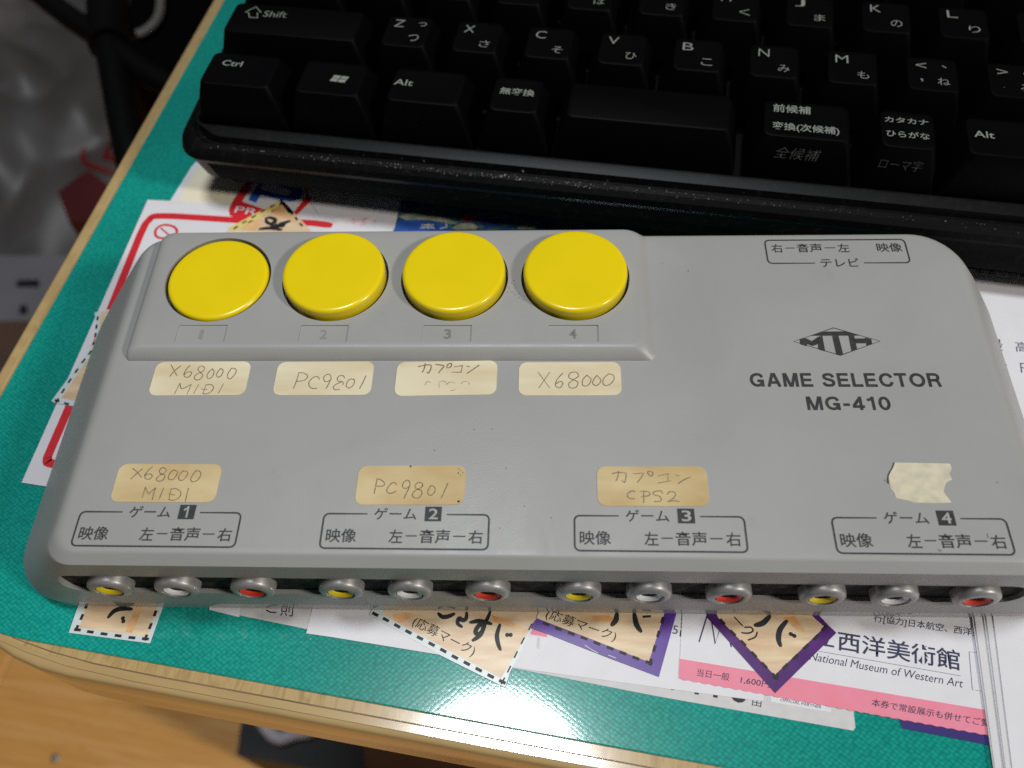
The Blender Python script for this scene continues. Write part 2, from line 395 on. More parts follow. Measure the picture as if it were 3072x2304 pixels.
# ================================================================ papers lying on the mat
def sheet(name, label, cat, poly, z, m, part='sheet', th=0.09, group=None):
    z = z - 2.9
    cx = sum(p[0] for p in poly) / len(poly); cy = sum(p[1] for p in poly) / len(poly)
    t = thing(name, label, cat, (cx, cy, z), 0, group)
    prism(part, poly, z, z + th, m, t)
    return t, z + th
def dashes(t, pts, z, ln, wd, m=INK, along=None):
    me = []; polys = []
    for i, p in enumerate(pts):
        a = pts[max(0, i - 1)]; b = pts[min(len(pts) - 1, i + 1)]
        d = Vector((b[0] - a[0], b[1] - a[1])).normalized(); n = Vector((-d.y, d.x))
        polys.append([(p[0] + d.x * sx * ln / 2 + n.x * sy * wd / 2, p[1] + d.y * sx * ln / 2 + n.y * sy * wd / 2) for sx, sy in ((-1, -1), (1, -1), (1, 1), (-1, 1))])
    return flat('dashed_border', polys, z, m, t)

# cream sheet with the blue letter sign
t, z = sheet('cream_sheet', 'cream printed sheet tucked under the left front corner of the keyboard', 'paper', [(-11.05,140.23),(-15.57,130.43),(-19.1,115.44),(1.27,109.06),(26.76,105.06),(30.66,111.28),(26.9,139.59)], -25.62, PAPW)
flat('cream_panel', [[(-13.45,130.29),(-16.46,116.66),(1.47,112.76),(23.5,107.38),(22.59,129.76)]], z + .02, PAPC, t)
# white sheet with pink smudges
t, z = sheet('smudged_white_sheet', 'white sheet with faint pink printing between the framed blue letter and the colourful card', 'paper', [(21.66,127.04),(21.32,117.47),(29.17,104.95),(32.97,94.06),(47.22,93.96),(47.89,105.01),(49.07,123.97)], -25.50, PAPW)
flat('pink_print', [[(29.88,108.84),(33.2,110.08),(38.72,109.26),(42.15,109.73),(42.39,107.44),(37.18,105.97),(30.54,106.8)], [(25.68,119.34),(29.58,119.82),(32.23,117.66),(29.18,116.9),(25.95,117.47)]], z + .03, PINKS, t)

# colourful card (a generic blotchy picture)
t, z = sheet('colourful_card', 'blue and green blotchy picture card behind the selector, half under the keyboard', 'card', [(49.52,126.65),(47.89,105.01),(47.39,98.7),(118.35,98.11),(119.38,103.35),(121.99,120.36)], -25.44, POND)
flat('blue_corner', [[(48.63,108.68),(47.7,104.83),(47.01,101.57),(62.13,101.43),(63.93,104.67),(61.4,107.2),(55.56,108.16)]], z + .03, mat('card_blue', (0.03, 0.10, 0.42), 0.4, var=.2, vscale=300), t)
flat('red_blotch', [[(65.88,108.86),(67.01,109.93),(68.33,110.65),(71.29,109.12),(70.32,108.23),(69.16,107.66),(67.14,107.5)]], z + .05, mat('card_red', (0.42, 0.02, 0.04), 0.4, var=.3, vscale=500), t)
flat('pale_blotch', [[(48.78,109.58),(50.23,110.57),(53.31,110.67),(56.46,109.73),(61.63,108.91),(65.81,107.15),(64.49,106.63),(60.02,107.66),(55.54,108.38),(50.78,108.3)], [(63.9,105.16),(65.5,106.62),(69.19,107.12),(71.29,105.54),(70.66,104.61),(64.61,104.67)], [(82.21,104.99),(84.36,106.43),(87.39,105.38),(87.07,104.45),(82.39,104.5)]], z + .04, mat('card_pale', (0.20, 0.28, 0.20), 0.4, col2=(0.45, 0.42, 0.33), vscale=400), t)
strokes('white_lettering', [(55.21,106.14),(57.24,106.25),(58.77,106.1)] and [[(55.37,106.27),(57.22,106.43),(58.69,106.24)], [(55.28,105.25),(57.28,105.67),(59.01,105.17)], [(57.2,106.7),(57.33,105)], [(60.7,105.06),(62.52,105.62),(62.19,106.65)]], 0.5, z + .07, PAPW, t, False)

# white sheet with the rounded red frame
t, z = sheet('red_framed_sheet', 'large white sheet with a rounded red frame under the left side of the selector', 'paper', [(-25.48,116.89),(22.72,113.48),(30.33,105.59),(34.54,96.33),(23.97,17.63),(-33.2,26.58)], -25.40, PAPW)
strokes('red_frame', [[(-13.47,29.56),(-27.03,31.5),(-28.84,32.83),(-28.86,35.25),(-27.93,46.68),(-26.18,69.06),(-24.54,98.44),(-24.01,105.32),(-23.15,108.83),(-19.59,110.57),(3.06,108.69),(21.89,107.62),(29.45,106.54)]], 2.2, z + .03, RED, t, True)
strokes('prohibition_ring', [[(-17.74,107.14),(-15.2,106.35),(-13.92,104.57),(-14.7,102.56),(-17.11,102.08),(-19.43,102.85),(-20.19,105.13),(-19.38,106.65)]], 0.75, z + .04, RED, t, True, True)
strokes('prohibition_bar', [[(-18.81,105.88),(-15.34,102.82)]], 0.7, z + .05, RED, t, False)

# framed letter sign, a sticker lying over the sheets
t, z = sheet('letter_sticker', 'sticker with a blue letter on white inside a red frame, just below the keyboard', 'sticker', [(2.9,126.51),(-0.38,114.43),(-0.65,112.6),(0.08,110.51),(2.19,109.35),(10.21,108.25),(17.68,107.76),(19.23,110.2),(22.93,116.26),(21.31,118.4),(17.64,127.96)], -25.31, RED, 'sign_frame')
flat('sign_field', [[(5.04,124.48),(2.66,115.79),(9.35,112.78),(13.57,111.07),(18.26,111.12),(20.9,117.37),(18.8,125.39)]], z + .02, PAPW, t)
flat('blue_letter', [[(5.94,121.74),(4.25,116.41),(6.73,115.22),(7.78,118.23),(12.63,116.57),(16.77,115.47),(19.02,116.23),(19.88,118.34),(19.51,120.76),(17.61,122.67),(12.83,124.92),(7.12,125.27)]], z + .06, BLUEP, t)
flat('letter_counter', [[(7.09,120.92),(7.76,122.81),(9.15,122.9),(15.6,120.27),(16.41,118.92),(15.61,117.76),(13.12,118.43),(8.04,120.1)]], z + .10, PAPW, t)
text('PR', [(1.1,111.62),(7.63,110.31),(1.42,114.02)], z + .06, PAPW, t)
# collected coupon marks, each a print with a dashed border
t, z = sheet('wood_grain_coupon', 'small wood-grain coupon corner pointing up behind the first two yellow buttons', 'coupon', [(14.06,116.63),(23.9,105.07),(29.74,96.24),(10.58,93.49),(0.45,104.38)], -25.29, WOODP, group='wood-grain coupons round the selector')
flat('yellow_margin', [[(13.96,116.1),(12.87,115.48),(0.59,105.65),(1.62,104.37),(3.38,105.26),(13.61,113.48)]], z + .02, mat('yellow_margin', (0.75, 0.60, 0.20), 0.4), t)
flat('orange_wash', [[(14.42,114.52),(19.15,108.26),(15.41,109.73),(11.65,111.16)], [(4.62,104.85),(6.29,108.39),(10.1,108.86),(8.5,104.81)]], z + .02, ORNG, t)
dashes(t, [(2.7,105.78),(4.82,107.89),(7.1,109.92),(9.41,112.07),(11.85,113.87)], z + .04, 1.5, .6)
dashes(t, [(14.27,115.41),(15.99,113.35),(17.76,111.1),(19.51,108.97),(21.25,106.71)], z + .06, 1.4, .6)
strokes('brush_lettering', [[(10.64,109.11),(11.95,109.46),(13.59,108.52),(12.75,107.05),(11.26,107.83),(10.9,108.75)], [(14.89,107.03),(16.19,107.37),(17.81,108.17)], [(12.22,105.68),(14.4,106.47),(15.99,106.25),(16.52,107.26)], [(9.59,105.2),(12.63,105.53),(16.03,104.84)], [(13.88,107.29),(15.28,104.75)]], 1.0, z + .05, INK, t, taper=True)

t, z = sheet('wood_grain_coupon', 'thin sliver of a dashed coupon left of the selector, beside the first yellow button', 'coupon', [(-29.59,76.23),(-26.34,77.2),(-18.69,77.28),(-15.4,64.51),(-26.79,64.52),(-27.17,69.76)], -25.29, MARGIN, group='wood-grain coupons round the selector')
flat('wood_print', [[(-27.86,76.49),(-18.55,76.73),(-15.4,64.51),(-26.35,64.52),(-26.5,69.76)]], z + .02, WOODP, t)
dashes(t, [(-28.23,74.32),(-27.79,71.63),(-27.3,68.97),(-27.01,66.08)], z + .04, 1.3, .55)
t, z = sheet('wood_grain_coupon', 'dashed coupon corner sticking out left of the selector between the two red stripes', 'coupon', [(-27.09,65.75),(-32.77,48.89),(-31.56,48.13),(-26.24,47.28),(-14.67,45.7),(-16.21,64.44)], -25.16, MARGIN, group='wood-grain coupons round the selector')
flat('wood_print', [[(-26.5,63.68),(-30.48,49.72),(-26.93,48.91),(-15.89,47.12),(-16.81,63.41)]], z + .02, WOODP, t)
dashes(t, [(-27.05,63.32),(-28.06,60.76),(-28.99,57.73),(-29.87,54.75),(-30.68,51.75),(-31.33,48.9)], z + .04, 1.4, .55)
dashes(t, [(-31.33,48.9),(-28.66,48.04),(-25.94,47.28)], z + .06, 1.4, .55)

t, z = sheet('wood_grain_coupon', 'square dashed coupon with a white margin below the first yellow jack', 'coupon', [(-11.26,-8.53),(6.98,-10.52),(7.93,-1.9),(8.84,9.5),(-10.62,10.87),(-10.87,-1.4)], -25.5, MARGIN, group='wood-grain coupons round the selector')
flat('wood_print', [[(-9.28,-7.43),(6.06,-9.12),(6.66,-3.09),(6.99,3.2),(-9.56,3.58),(-9,-2.17)]], z + .02, WOODP, t)
flat('orange_streak', [[(1.07,-8.16),(1.6,-4.84),(1.8,-2.88),(3.32,-2.72),(3.15,-5.38),(2.52,-8.36)]], z + .04, ORNG, t)
dashes(t, [(-9.51,-7.87),(-6.58,-8.3),(-3.48,-8.69),(-0.31,-9.02),(2.79,-9.39),(5.76,-9.59)], z + .05, 1.5, .6)
dashes(t, [(-9.75,-7.54),(-9.36,-5.13),(-9,-2.65)], z + .07, 1.3, .6)
dashes(t, [(5.77,-9.32),(6.17,-6.88),(6.55,-4.13)], z + .07, 1.3, .6)
strokes('brush_lettering', [[(-3.53,-5.13),(-2.63,-3.78),(-1.09,-3.2),(1.2,-3.28)]], 0.9, z + .06, INK, t, taper=True)
dots('brush_dots', [(-0.26,-5.26),(0,-5.92)], 0.45, z + .06, INK, t)

# grey leaflet with one half hidden character
t, z = sheet('grey_leaflet', 'narrow grey leaflet edge under the selector, left of the big white sheet', 'leaflet', [(18.29,-3.12),(25.08,-4.26),(40.33,-7.06),(41.2,-0.7),(42.23,7.57),(16.84,7.29)], -25.6, PAPG)
flat('white_corner', [[(18.18,-3.14),(25.01,-4.66),(24.74,-2.26),(24.29,2.28),(15.77,2.18)]], z + .02, PAPW, t)
text('則', [(33.76,-4.26),(36.56,-4.39),(33.5,-1.02)], z + .03, INKN, t)
strokes('character_stroke', [[(30.63,-3.08),(31.68,-3.51),(32.81,-3.55)]], 0.3, z + .03, INKN, t)

# grey flyer below the white sheet
t, z = sheet('grey_flyer', 'grey flyer with cut-off black print lying under the white sheet and the ticket', 'flyer', [(75.69,-12.95),(113.05,-19.47),(150.67,-25.28),(151.17,-24.66),(151.33,-21.92),(158.75,4.45),(80.67,3.51)], -25.66, PAPG)
flat('black_bits', [[(120.61,-18.34),(121.4,-18.45),(121.3,-19.04),(120.47,-18.93)], [(124.2,-18.85),(125.11,-19),(124.98,-19.6),(124.11,-19.45)], [(127.78,-19.52),(128.22,-20.08),(129.01,-20.44),(129.85,-20.36),(130.53,-19.89),(129.98,-19.16),(128.35,-18.86)], [(115.94,-17.76),(116.6,-17.91),(116.46,-18.24),(115.91,-18.17)]], z + .02, INK, t)
text('由', [(131.58,-20.91),(133.36,-21.23),(132,-19.28)], z + .02, INK, t)
flat('white_label', [[(135.65,-18.08),(135.45,-20.16),(146.94,-21.98),(147.33,-20.15)]], z + .02, PAPW, t)
text('OFFICIAL PARTNER', [(137.28,-19.97),(145.13,-21.25),(137.47,-19.45)], z + .04, INK, t)

# long white sheet
t, z = sheet('long_white_sheet', 'long white sheet running under the front of the selector', 'paper', [(40.54,-2.68),(40.03,-7.91),(45.91,-8.67),(68.93,-11.99),(84.48,-14.38),(113.14,-17.75),(133.82,-20.1),(140.29,7.9),(40.85,6.79)], -25.52, PAPW)
text('5', [(116.88,-6.9),(117.95,-7.02),(117.25,-5.13)], z + .02, INKN, t)
dashes(t, [(119.17,-3.59),(118.93,-5.11),(118.61,-6.79)], z + .02, 1.4, .3)
flat('pink_bit', [[(87.42,-6.11),(90.96,-6.98),(90.84,-8),(86.96,-7.39)]], z + .02, PINK, t)
flat('grey_bar', [[(88.86,-8.03),(89.47,-8.11),(89.32,-10.47),(88.7,-10.3)]], z + .02, PAPG, t)

# navy card under the ticket
t, z = sheet('navy_card', 'dark blue card edge showing below the pink band of the ticket', 'card', [(159.97,-22.97),(160.17,-24.71),(169.82,-26.39),(177.42,-27.74),(178.72,-22.79)], -25.55, NAVY)

# museum ticket
tick = [(119.23,-3.09),(117.57,-16),(147.5,-20.96),(175.96,-25.62),(178.33,-25.96),(186.32,8.38),(120.65,7.64)]
t, z = sheet('museum_ticket', 'white admission ticket with a pink band and large dark blue characters', 'ticket', tick, -25.40, PAPW)
# perforated lower edge: band drawn with small teeth
pa, pb = [(117.55,-16.02),(177.66,-25.93)]
qa, qb = [(118.01,-12.03),(178.87,-21.31)]
teeth = []; nt_ = 60
for k in range(nt_ + 1):
    f = k / nt_; x = pa[0] + (pb[0] - pa[0]) * f; y = pa[1] + (pb[1] - pa[1]) * f
    teeth.append((x, y - (0.16 if k % 2 else -0.05)))
prism('pink_band', teeth + [(qb[0], qb[1]), (qa[0], qa[1])], z - .01, z + .02, PINK, t)
text('西洋美術館', [(150.16,-9.83),(173.78,-13.59),(150.98,-5.74)], z + .02, INKN, t, bold=0.012)
text('立', [(145.51,-8.63),(149.57,-9.32),(146.26,-4.93)], z + .02, INKN, t, bold=0.012)
strokes('thin_rule', [[(146.31,-10.09),(173.58,-14.56)]], .13, z + .02, INKN, t, False)
text('National Museum of Western Art', [(144.15,-11.86),(173.38,-16.85),(144.82,-10.28)], z + .02, INKN, t)
text('行[協力]日本航空、西洋美', [(158.41,-4.06),(179.45,-6.98),(159.02,-2.19)], z + .02, INKN, t, bold=.008)
text('当日一般', [(121.16,-15.43),(127.54,-16.33),(121.48,-13.93)], z + .05, INKN, t)
text('1,600円', [(129.71,-16.79),(135.5,-17.64),(130.12,-15.36)], z + .05, INKN, t, bold=.004)
text('本券で常設展示も併せてご覧', [(154.85,-20.67),(176.69,-24.27),(155.37,-19.22)], z + .05, INKN, t, bold=.004)
strokes('thin_box', [[(179.69,-9.99),(176.41,-9.75),(175.23,-17.22),(177.93,-17.55)]], .12, z + .02, INKN, t, False)
strokes('zigzag_mark', [[(122.28,-8.45),(124.37,-3.11)], [(125.18,-3.81),(125.51,-8.89),(127.02,-5.02)], [(128.62,-8.84),(128.73,-9.39)]], .42, z + .02, INKN, t, False)

# coupon without coloured border
t, z = sheet('wood_grain_coupon', 'plain dashed coupon lying half off the white sheet, left of the purple bordered ones', 'coupon', [(52.99,-3.78),(68.21,-11.81),(82.43,-18.35),(83.37,-15.24),(88.96,-4.1),(91.98,1.22),(91.97,7.82),(56.97,5.51)], -25.40, MARGIN, group='wood-grain coupons round the selector')
flat('wood_print', [[(55.72,-3.68),(81.52,-16.55),(83,-14),(88.6,-4.14),(91.08,1.18),(59.02,3.59)]], z + .02, WOODP, t)
flat('orange_wash', [[(79.13,-3.55),(82.01,-4.23),(84.89,-5.53),(86.69,-6.84),(86,-7.55),(83.13,-6),(79.54,-4.98)], [(57.91,-3.83),(60.57,-3.25),(65.12,-3.64),(61.93,-4.32),(60.24,-5.61),(58.75,-5.09)]], z + .03, ORNG, t)
dashes(t, [(54.33,-3.7),(56.71,-4.84),(59.25,-6.12),(61.75,-7.37),(64.29,-8.61),(66.84,-9.85),(69.37,-11.12),(71.86,-12.43),(74.41,-13.66),(76.92,-14.89),(79.43,-16.14),(81.85,-17.22)], z + .05, 1.45, .65)
dashes(t, [(81.96,-17.05),(83.15,-14.68),(84.47,-11.72),(85.84,-8.87),(87.38,-5.94)], z + .07, 1.5, .3)
text('(応募マーク)', [(62.06,-6.3),(75.28,-12.65),(63.25,-3.8)], z + .05, INK, t)
strokes('brush_lettering', [[(74.64,-5.19),(76.68,-4.88),(79.2,-5.43)], [(78.83,-2.83),(78.02,-4.82),(76.54,-5.83),(75.89,-7.08),(76.45,-7.69),(77.22,-6.97),(77.35,-5.99)], [(77.94,-5.18),(76.98,-7.68),(75.36,-8.97)], [(80.98,-5.53),(80.43,-7.63),(80.67,-9.39),(81.24,-10.8)], [(73.81,-3.07),(73.79,-4.34),(73.09,-4.71),(72.27,-4.36),(72.03,-5.44),(72.99,-6.14)], [(67.8,-3.34),(68.75,-4.08),(70,-3.94),(71.22,-3.38)]], 0.8, z + .06, INK, t, taper=True)
dots('brush_dots', [(82.56,-7.69),(83.28,-7.68)], 0.45, z + .06, INK, t)

# purple bordered coupon in the middle
t, z = sheet('wood_grain_coupon', 'violet bordered coupon in front of the third group of jacks, left of the ticket', 'coupon', [(113.54,-15.75),(102.68,-11.8),(90.88,-7.33),(87.16,-6.14),(88.73,-4.24),(91.01,3.58),(120.51,4.87),(117.85,-3.22)], -25.26, PURP, group='wood-grain coupons round the selector')
flat('wood_print', [[(88.64,-4.1),(100.33,-8.44),(111.66,-12.83),(115.29,-3.29),(117.48,2.93),(91.02,2.61)]], z + .02, WOODP, t)
flat('orange_wash', [[(97.61,-3.53),(103.82,-3.26),(106.42,-4.66),(101.13,-4.55)]], z + .03, ORNG, t)
dashes(t, [(90.69,-5.32),(93.26,-6.3),(95.94,-7.25),(98.59,-8.16),(101.22,-9.16),(103.91,-10.13),(106.5,-11.09),(109.08,-12.07),(111.71,-12.95)], z + .05, 1.45, .6)
dashes(t, [(112.01,-12.83),(112.98,-10.08),(113.99,-7.11),(115.05,-4.18)], z + .07, 1.4, .6)
text('(応募マーク)', [(90.24,-4.38),(104.67,-9.11),(91.3,-1.98)], z + .05, INK, t)
strokes('brush_lettering', [[(105.6,-2.88),(105.28,-4.32),(104.36,-5.4)], [(109.23,-2.83),(109.56,-5.15),(110.44,-6.64)], [(111.14,-3.52),(112.46,-3.41)]], 0.95, z + .06, INK, t, taper=True)
strokes('painted_glint', [[(98.65,-9.6),(100.11,-10.53),(101.31,-11.2)], [(103.46,-11.59),(104.23,-11.87),(104.99,-12.17)]], .14, z + .09, PAPW, t)  # white strokes painted in for glints on the plastic film

# purple bordered coupon on the ticket
t, z = sheet('wood_grain_coupon', 'dark purple bordered coupon pointing down over the pink band of the ticket', 'coupon', [(124.37,-3.4),(136.41,-18.54),(150.48,-6.3),(149.25,-4.92),(147.89,-3.17),(143.17,3.83),(125.37,3.61)], -25.24, PURPD, group='wood-grain coupons round the selector')
flat('wood_print', [[(126.62,-3.49),(136.76,-15.06),(148.24,-5.14),(146.39,-3.22),(142.53,1.95),(125.18,1.73)]], z + .02, WOODP, t)
flat('orange_wash', [[(139.7,-3.32),(142.53,-2.92),(143.63,-4.85),(144.38,-6.76),(142.76,-6.09),(140.94,-4.36)]], z + .03, ORNG, t)
dashes(t, [(127.43,-4.37),(129.33,-6.67),(131.22,-8.72),(133.13,-11.02),(134.95,-13.14),(136.82,-15.28)], z + .05, 1.45, .6)
dashes(t, [(136.99,-15.28),(139.15,-13.29),(141.45,-11.37),(143.83,-9.29),(146.22,-7.29),(148.16,-5.4)], z + .07, 1.45, .6)
strokes('brush_lettering', [[(140.73,-3.97),(139.1,-5.79),(138.5,-7.72),(138.73,-9.18)], [(137.39,-2.99),(135.72,-4.52),(134.02,-5.02)]], 0.95, z + .06, INK, t, taper=True)
dots('brush_dots', [(141.16,-6.72),(141.8,-7.08)], 0.45, z + .06, INK, t)
strokes('small_lettering', [[(131.89,-5.46),(133.19,-5.44),(133.48,-6.19),(132.44,-6.67),(131.16,-6.57)], [(134.31,-6.42),(133.81,-7.44),(132.27,-8.08)], [(130.03,-3.36),(131.49,-5.16)]], .33, z + .06, INK, t)

# stack of loose pages on the right
PE = [((178.5, -3.8), 0.0), ((178.9, -3.8), 0.1), ((180.6, -3.8), 0.0), ((181.0, -3.8), -0.2), ((182.3, -3.8), 0.15)]
labs = ['bottom page of the white page stack at the right edge', 'second page from the bottom of the stack at the right edge', 'middle page of the stack at the right edge', 'page just below the printed top page at the right edge', 'printed top page of the stack right of the selector, with text and a thin line']
for k, ((x0, y0), tw) in enumerate(PE):
    zz = -25.1 + 0.0 + k * 0.2
    d = Vector((0.124 + 0.012 * (k - 2) * .5, 1)); ln = 95
    a = (x0 - d.x * 58, y0 - 58); b = (x0 + d.x * ln, y0 + ln - k * .4)
    poly = [a, (a[0] + 190, a[1] - 24), (b[0] + 200, b[1] - 31), b]
    t, z = sheet('loose_page', labs[k], 'page', poly, zz, PAPW if k in (0, 2, 4) else mat('off_white_paper', (0.66, 0.65, 0.66), 0.5, 0.3), group='stack of pages at the right edge', th=.15)
z += 0.02
text('家庭での測', [(201.23,87.34),(214.33,85.57),(201.94,89.35)], z, INKN, t, bold=.006)
strokes('thin_rule', [[(198.52,86.86),(213.27,84.93)]], .16, z, INKN, t, False)
text('最', [(198.6,63.5),(201.92,63.02),(199.3,66.91)], z, INKN, t)
text('高', [(204.92,62.81),(208.11,62.33),(205.48,65.92)], z, INKN, t)
text('和', [(198.15,57.26),(201.37,56.8),(198.5,59.89)], z, INKN, t)
text('円', [(204.45,56.67),(207.5,56.27),(204.96,59.55)], z, INKN, t)

# ================================================================ game selector
sel = thing('game_selector', 'grey plastic four-way selector box with four round yellow buttons', 'selector box', (88, 38, DZ))
XL, XR, YF, YB = -24.6, 199.6, -3.0, 77.6
RS = [(-24.6, 0), (-20, 2.4), (-15, 5.3), (-10, 8.8), (-5, 12.2), (-3, 13.8), (-1.5, 15.1), (-.6, 16.2), (-.15, 17.2), (0, 18.4)]
def body_ring(si, fi, bi, z):
    ri = 0 if z <= -24.6 else next(p_ + (q_ - p_) * (z - a) / (b - a) for (a, p_), (b, q_) in zip(RS, RS[1:]) if z <= b)
    return [(x, y, z) for x, y in rrect(XL + si, YF + fi, XR - ri, YB - bi, 5, 10, [13 - si * .38, 13 - ri * .38, 13 - ri * .15, 13 - si * .38])]
LS = [(-24.6, 0), (-22, 1.8), (-20, 3.4), (-15, 7.4), (-10, 11.6), (-6, 15.0), (-3.2, 17.4), (-1.6, 18.9), (-.7, 20.0), (-.25, 20.8), (-.06, 21.6), (0, 22.4)]
def left_in(z):
    for (a, p_), (b, q_) in zip(LS, LS[1:]):
        if a <= z <= b: return p_ + (q_ - p_) * (z - a) / (b - a)
    return 0
lv = []
lv.append(body_ring(0.4, 0.25, 0.25, -24.9))
RB = 1.4
for zz in (-24.6, -22, -20, -17.5, -15, -12.5, -10, -8, -6, -5, -4, -3.2, -2.4, -1.8, -1.6, -1.2, -0.8, -0.6, -0.35, -0.15, -0.06, 0):
    bi_ = 0 if zz < -RB else RB - math.sqrt(max(0, RB * RB - (zz + RB) ** 2))
    fi_ = 0 if zz < -1.8 else (2.1 * (zz + 1.8) / 1.8 if zz < -.06 else (2.25 if zz < 0 else 2.6))
    lv.append(body_ring(left_in(zz), fi_, bi_, zz))
body = loft('body', lv, GREY, sel, 30)
def base_ring(z): return [(x, y, z) for x, y in rrect(XL + .9, YF + .25, XR - .9, YB - .6, 5, 10, [12.5, 12.5, 14, 12])]
base = loft('base_plate', [base_ring(DZ + .45), base_ring(-24.88)], mat('glossy_base_plastic', (0.30, 0.31, 0.30), 0.16, 0.75, coat=0.6), sel, 30)
cut = []
# slot for the jacks
sl = [(x, z) for x, z in rrect(-7.2, -17.6, 182.6, -8.0, 4.6, 8)]
n = len(sl); vs = [(x, -8, z) for x, z in sl] + [(x, 7, z) for x, z in sl]
c1 = mesh('cut', vs, [list(range(n)), list(range(n, 2 * n))[::-1]] + [[i, n + i, n + (i + 1) % n, (i + 1) % n] for i in range(n)], None)
cut.append(c1)
BX = [16.64 + 26.77 * i for i in range(4)]; BY = 62.92
for x in BX:
    v, f = prism_data([(x + 11.9 * cos(k * pi / 32), BY + 11.9 * sin(k * pi / 32)) for k in range(64)], -6, 5)
    cut.append(mesh('cut', v, f, None))
off = Matrix.Translation(-ORIG[sel.name] * MM)
for c in cut: c.data.transform(off); c.parent = sel
bpy.context.view_layer.update()
boolean(body, cut)
# dark dusty panel, set forward to the slot mouth to darken the inside
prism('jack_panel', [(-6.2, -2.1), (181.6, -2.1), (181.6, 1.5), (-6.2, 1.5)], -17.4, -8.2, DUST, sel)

# raised platform that carries the buttons
PZ = 2.5
def plat_ring(z, l, r, f, b):
    return [(x, y, z) for x, y in rrect(l, f, r, b, 2, 6, [1.0, 2.2, 3.0, 2.6])]
rings = [plat_ring(-0.8, -0.35, 114.2, 42.3, 77.5), plat_ring(0.0, -0.3, 114.0, 42.35, 77.5), plat_ring(0.35, -0.25, 113.4, 42.5, 77.5), plat_ring(1.2, 0.0, 112.6, 43.0, 77.3), plat_ring(1.9, 0.5, 111.8, 43.7, 77.05), plat_ring(2.25, 1.2, 111.2, 44.15, 76.85), plat_ring(2.43, 2.0, 110.7, 44.5, 76.6), plat_ring(PZ, 3.0, 110.2, 45.0, 76.3)]
plat = loft('button_platform', rings, GREY, sel, 40)
cut = []
for x in BX:
    v, f = prism_data([(x + 11.96 * cos(k * pi / 48), BY + 11.96 * sin(k * pi / 48)) for k in range(96)], -3, 5)
    cut.append(mesh('cut', v, f, None))
RC = [(10.6, 45.6, 21.5, 50.05), (37.6, 45.55, 48.1, 49.95), (64.2, 45.55, 74.75, 49.9), (91.05, 45.5, 101.75, 49.85)]
for (a, b, c, d) in RC:
    v, f = prism_data(rrect(a, b, c, d, .3, 2), PZ - 0.28, 5); cut.append(mesh('cut', v, f, None))
for c in cut: c.data.transform(off); c.parent = sel
bpy.context.view_layer.update()
boolean(plat, cut)
for i, (a, b, c, d) in enumerate(RC):
    text(str(i + 1), box_tri(16.0 + 26.8 * i if i < 3 else 96.3, 47.75, 1.5 if i else .8, 2.5), PZ - 0.22, ETCH if i < 2 else mat('engraved_dark_grey', (0.17, 0.17, 0.155), .6), plat, 'engraved_number', bold=.02)

# buttons; the first one is pressed in
def button(cx, top):
    r = 11.37
    prof = [(r - .2, -7.0), (r, -6.5), (r + .02, -1.0), (r - .03, -0.65), (r - .18, -0.3), (r - .42, -0.1), (r - .8, -0.01), (r - 1.1, 0), (6, 0.0), (0.001, 0.0)]
    return lathe('button', prof, (cx, BY, top), YEL, sel, 96)
bt = button(BX[0], 2.75); bt['label'] = 'pressed-in yellow button, first from the left'
for i in range(1, 4): button(BX[i], 5.23)

# phono jacks: build one, copy the rest
def jack(cx, m):
    c = (cx, -4.6, -12.8)
    e = lathe('phono_jack', [(4.45, -9.5), (4.45, -1.0), (4.3, -0.55), (3.95, -0.24), (3.5, -0.07), (3.1, 0), (2.85, -0.04), (2.72, -0.25), (2.68, -4), (0.01, -4)], c, NICK, sel, 40, 'y')
    lathe('insulator', [(2.64, -3.9), (2.64, -0.42), (2.5, -0.3), (1.75, -0.62), (1.6, -0.8), (1.58, -3.9)], c, m, e, 40, 'y')
    lathe('centre_socket', [(1.56, -0.95), (0.01, -1.3)], c, HOLE, e, 20, 'y')
    return e
JX = [3.3, 17.0, 32.4]
protos = [jack(JX[k], (JY, JW, JR)[k]) for k in range(3)]
gx = [0, 46.9, 93.8, 140.8]
for g in range(1, 4):
    for k in range(3): dup(protos[k], sel, (gx[g] * MM, 0, 0))

dots('dirt_specks', [(82.91,61.28),(83.47,60.81),(83.86,59.88),(83.08,58.74),(83.72,58.05),(84.62,58.41),(85.56,56.68),(82.06,58.74),(83.37,61.97),(84.64,57.14),(82.4,59.89)], .11, PZ + .03, INK, plat)
dots('dirt_specks', [(122.32,66.44),(76.17,25.76),(79.77,25.81),(68.44,20.93),(82.87,17.09)] + [(122.38,66.44),(116.74,68.78),(176.44,14.64)] + [(86.6,9),(82.01,4.48),(91.78,6.65)], .1, .05, INK, body)
strokes('dark_scratch', [[(171.94,4.24),(171.83,3.36)], [(162.32,1.09),(162.64,0.64),(162.9,1.03)]], .12, .08, PRINT, body, False)
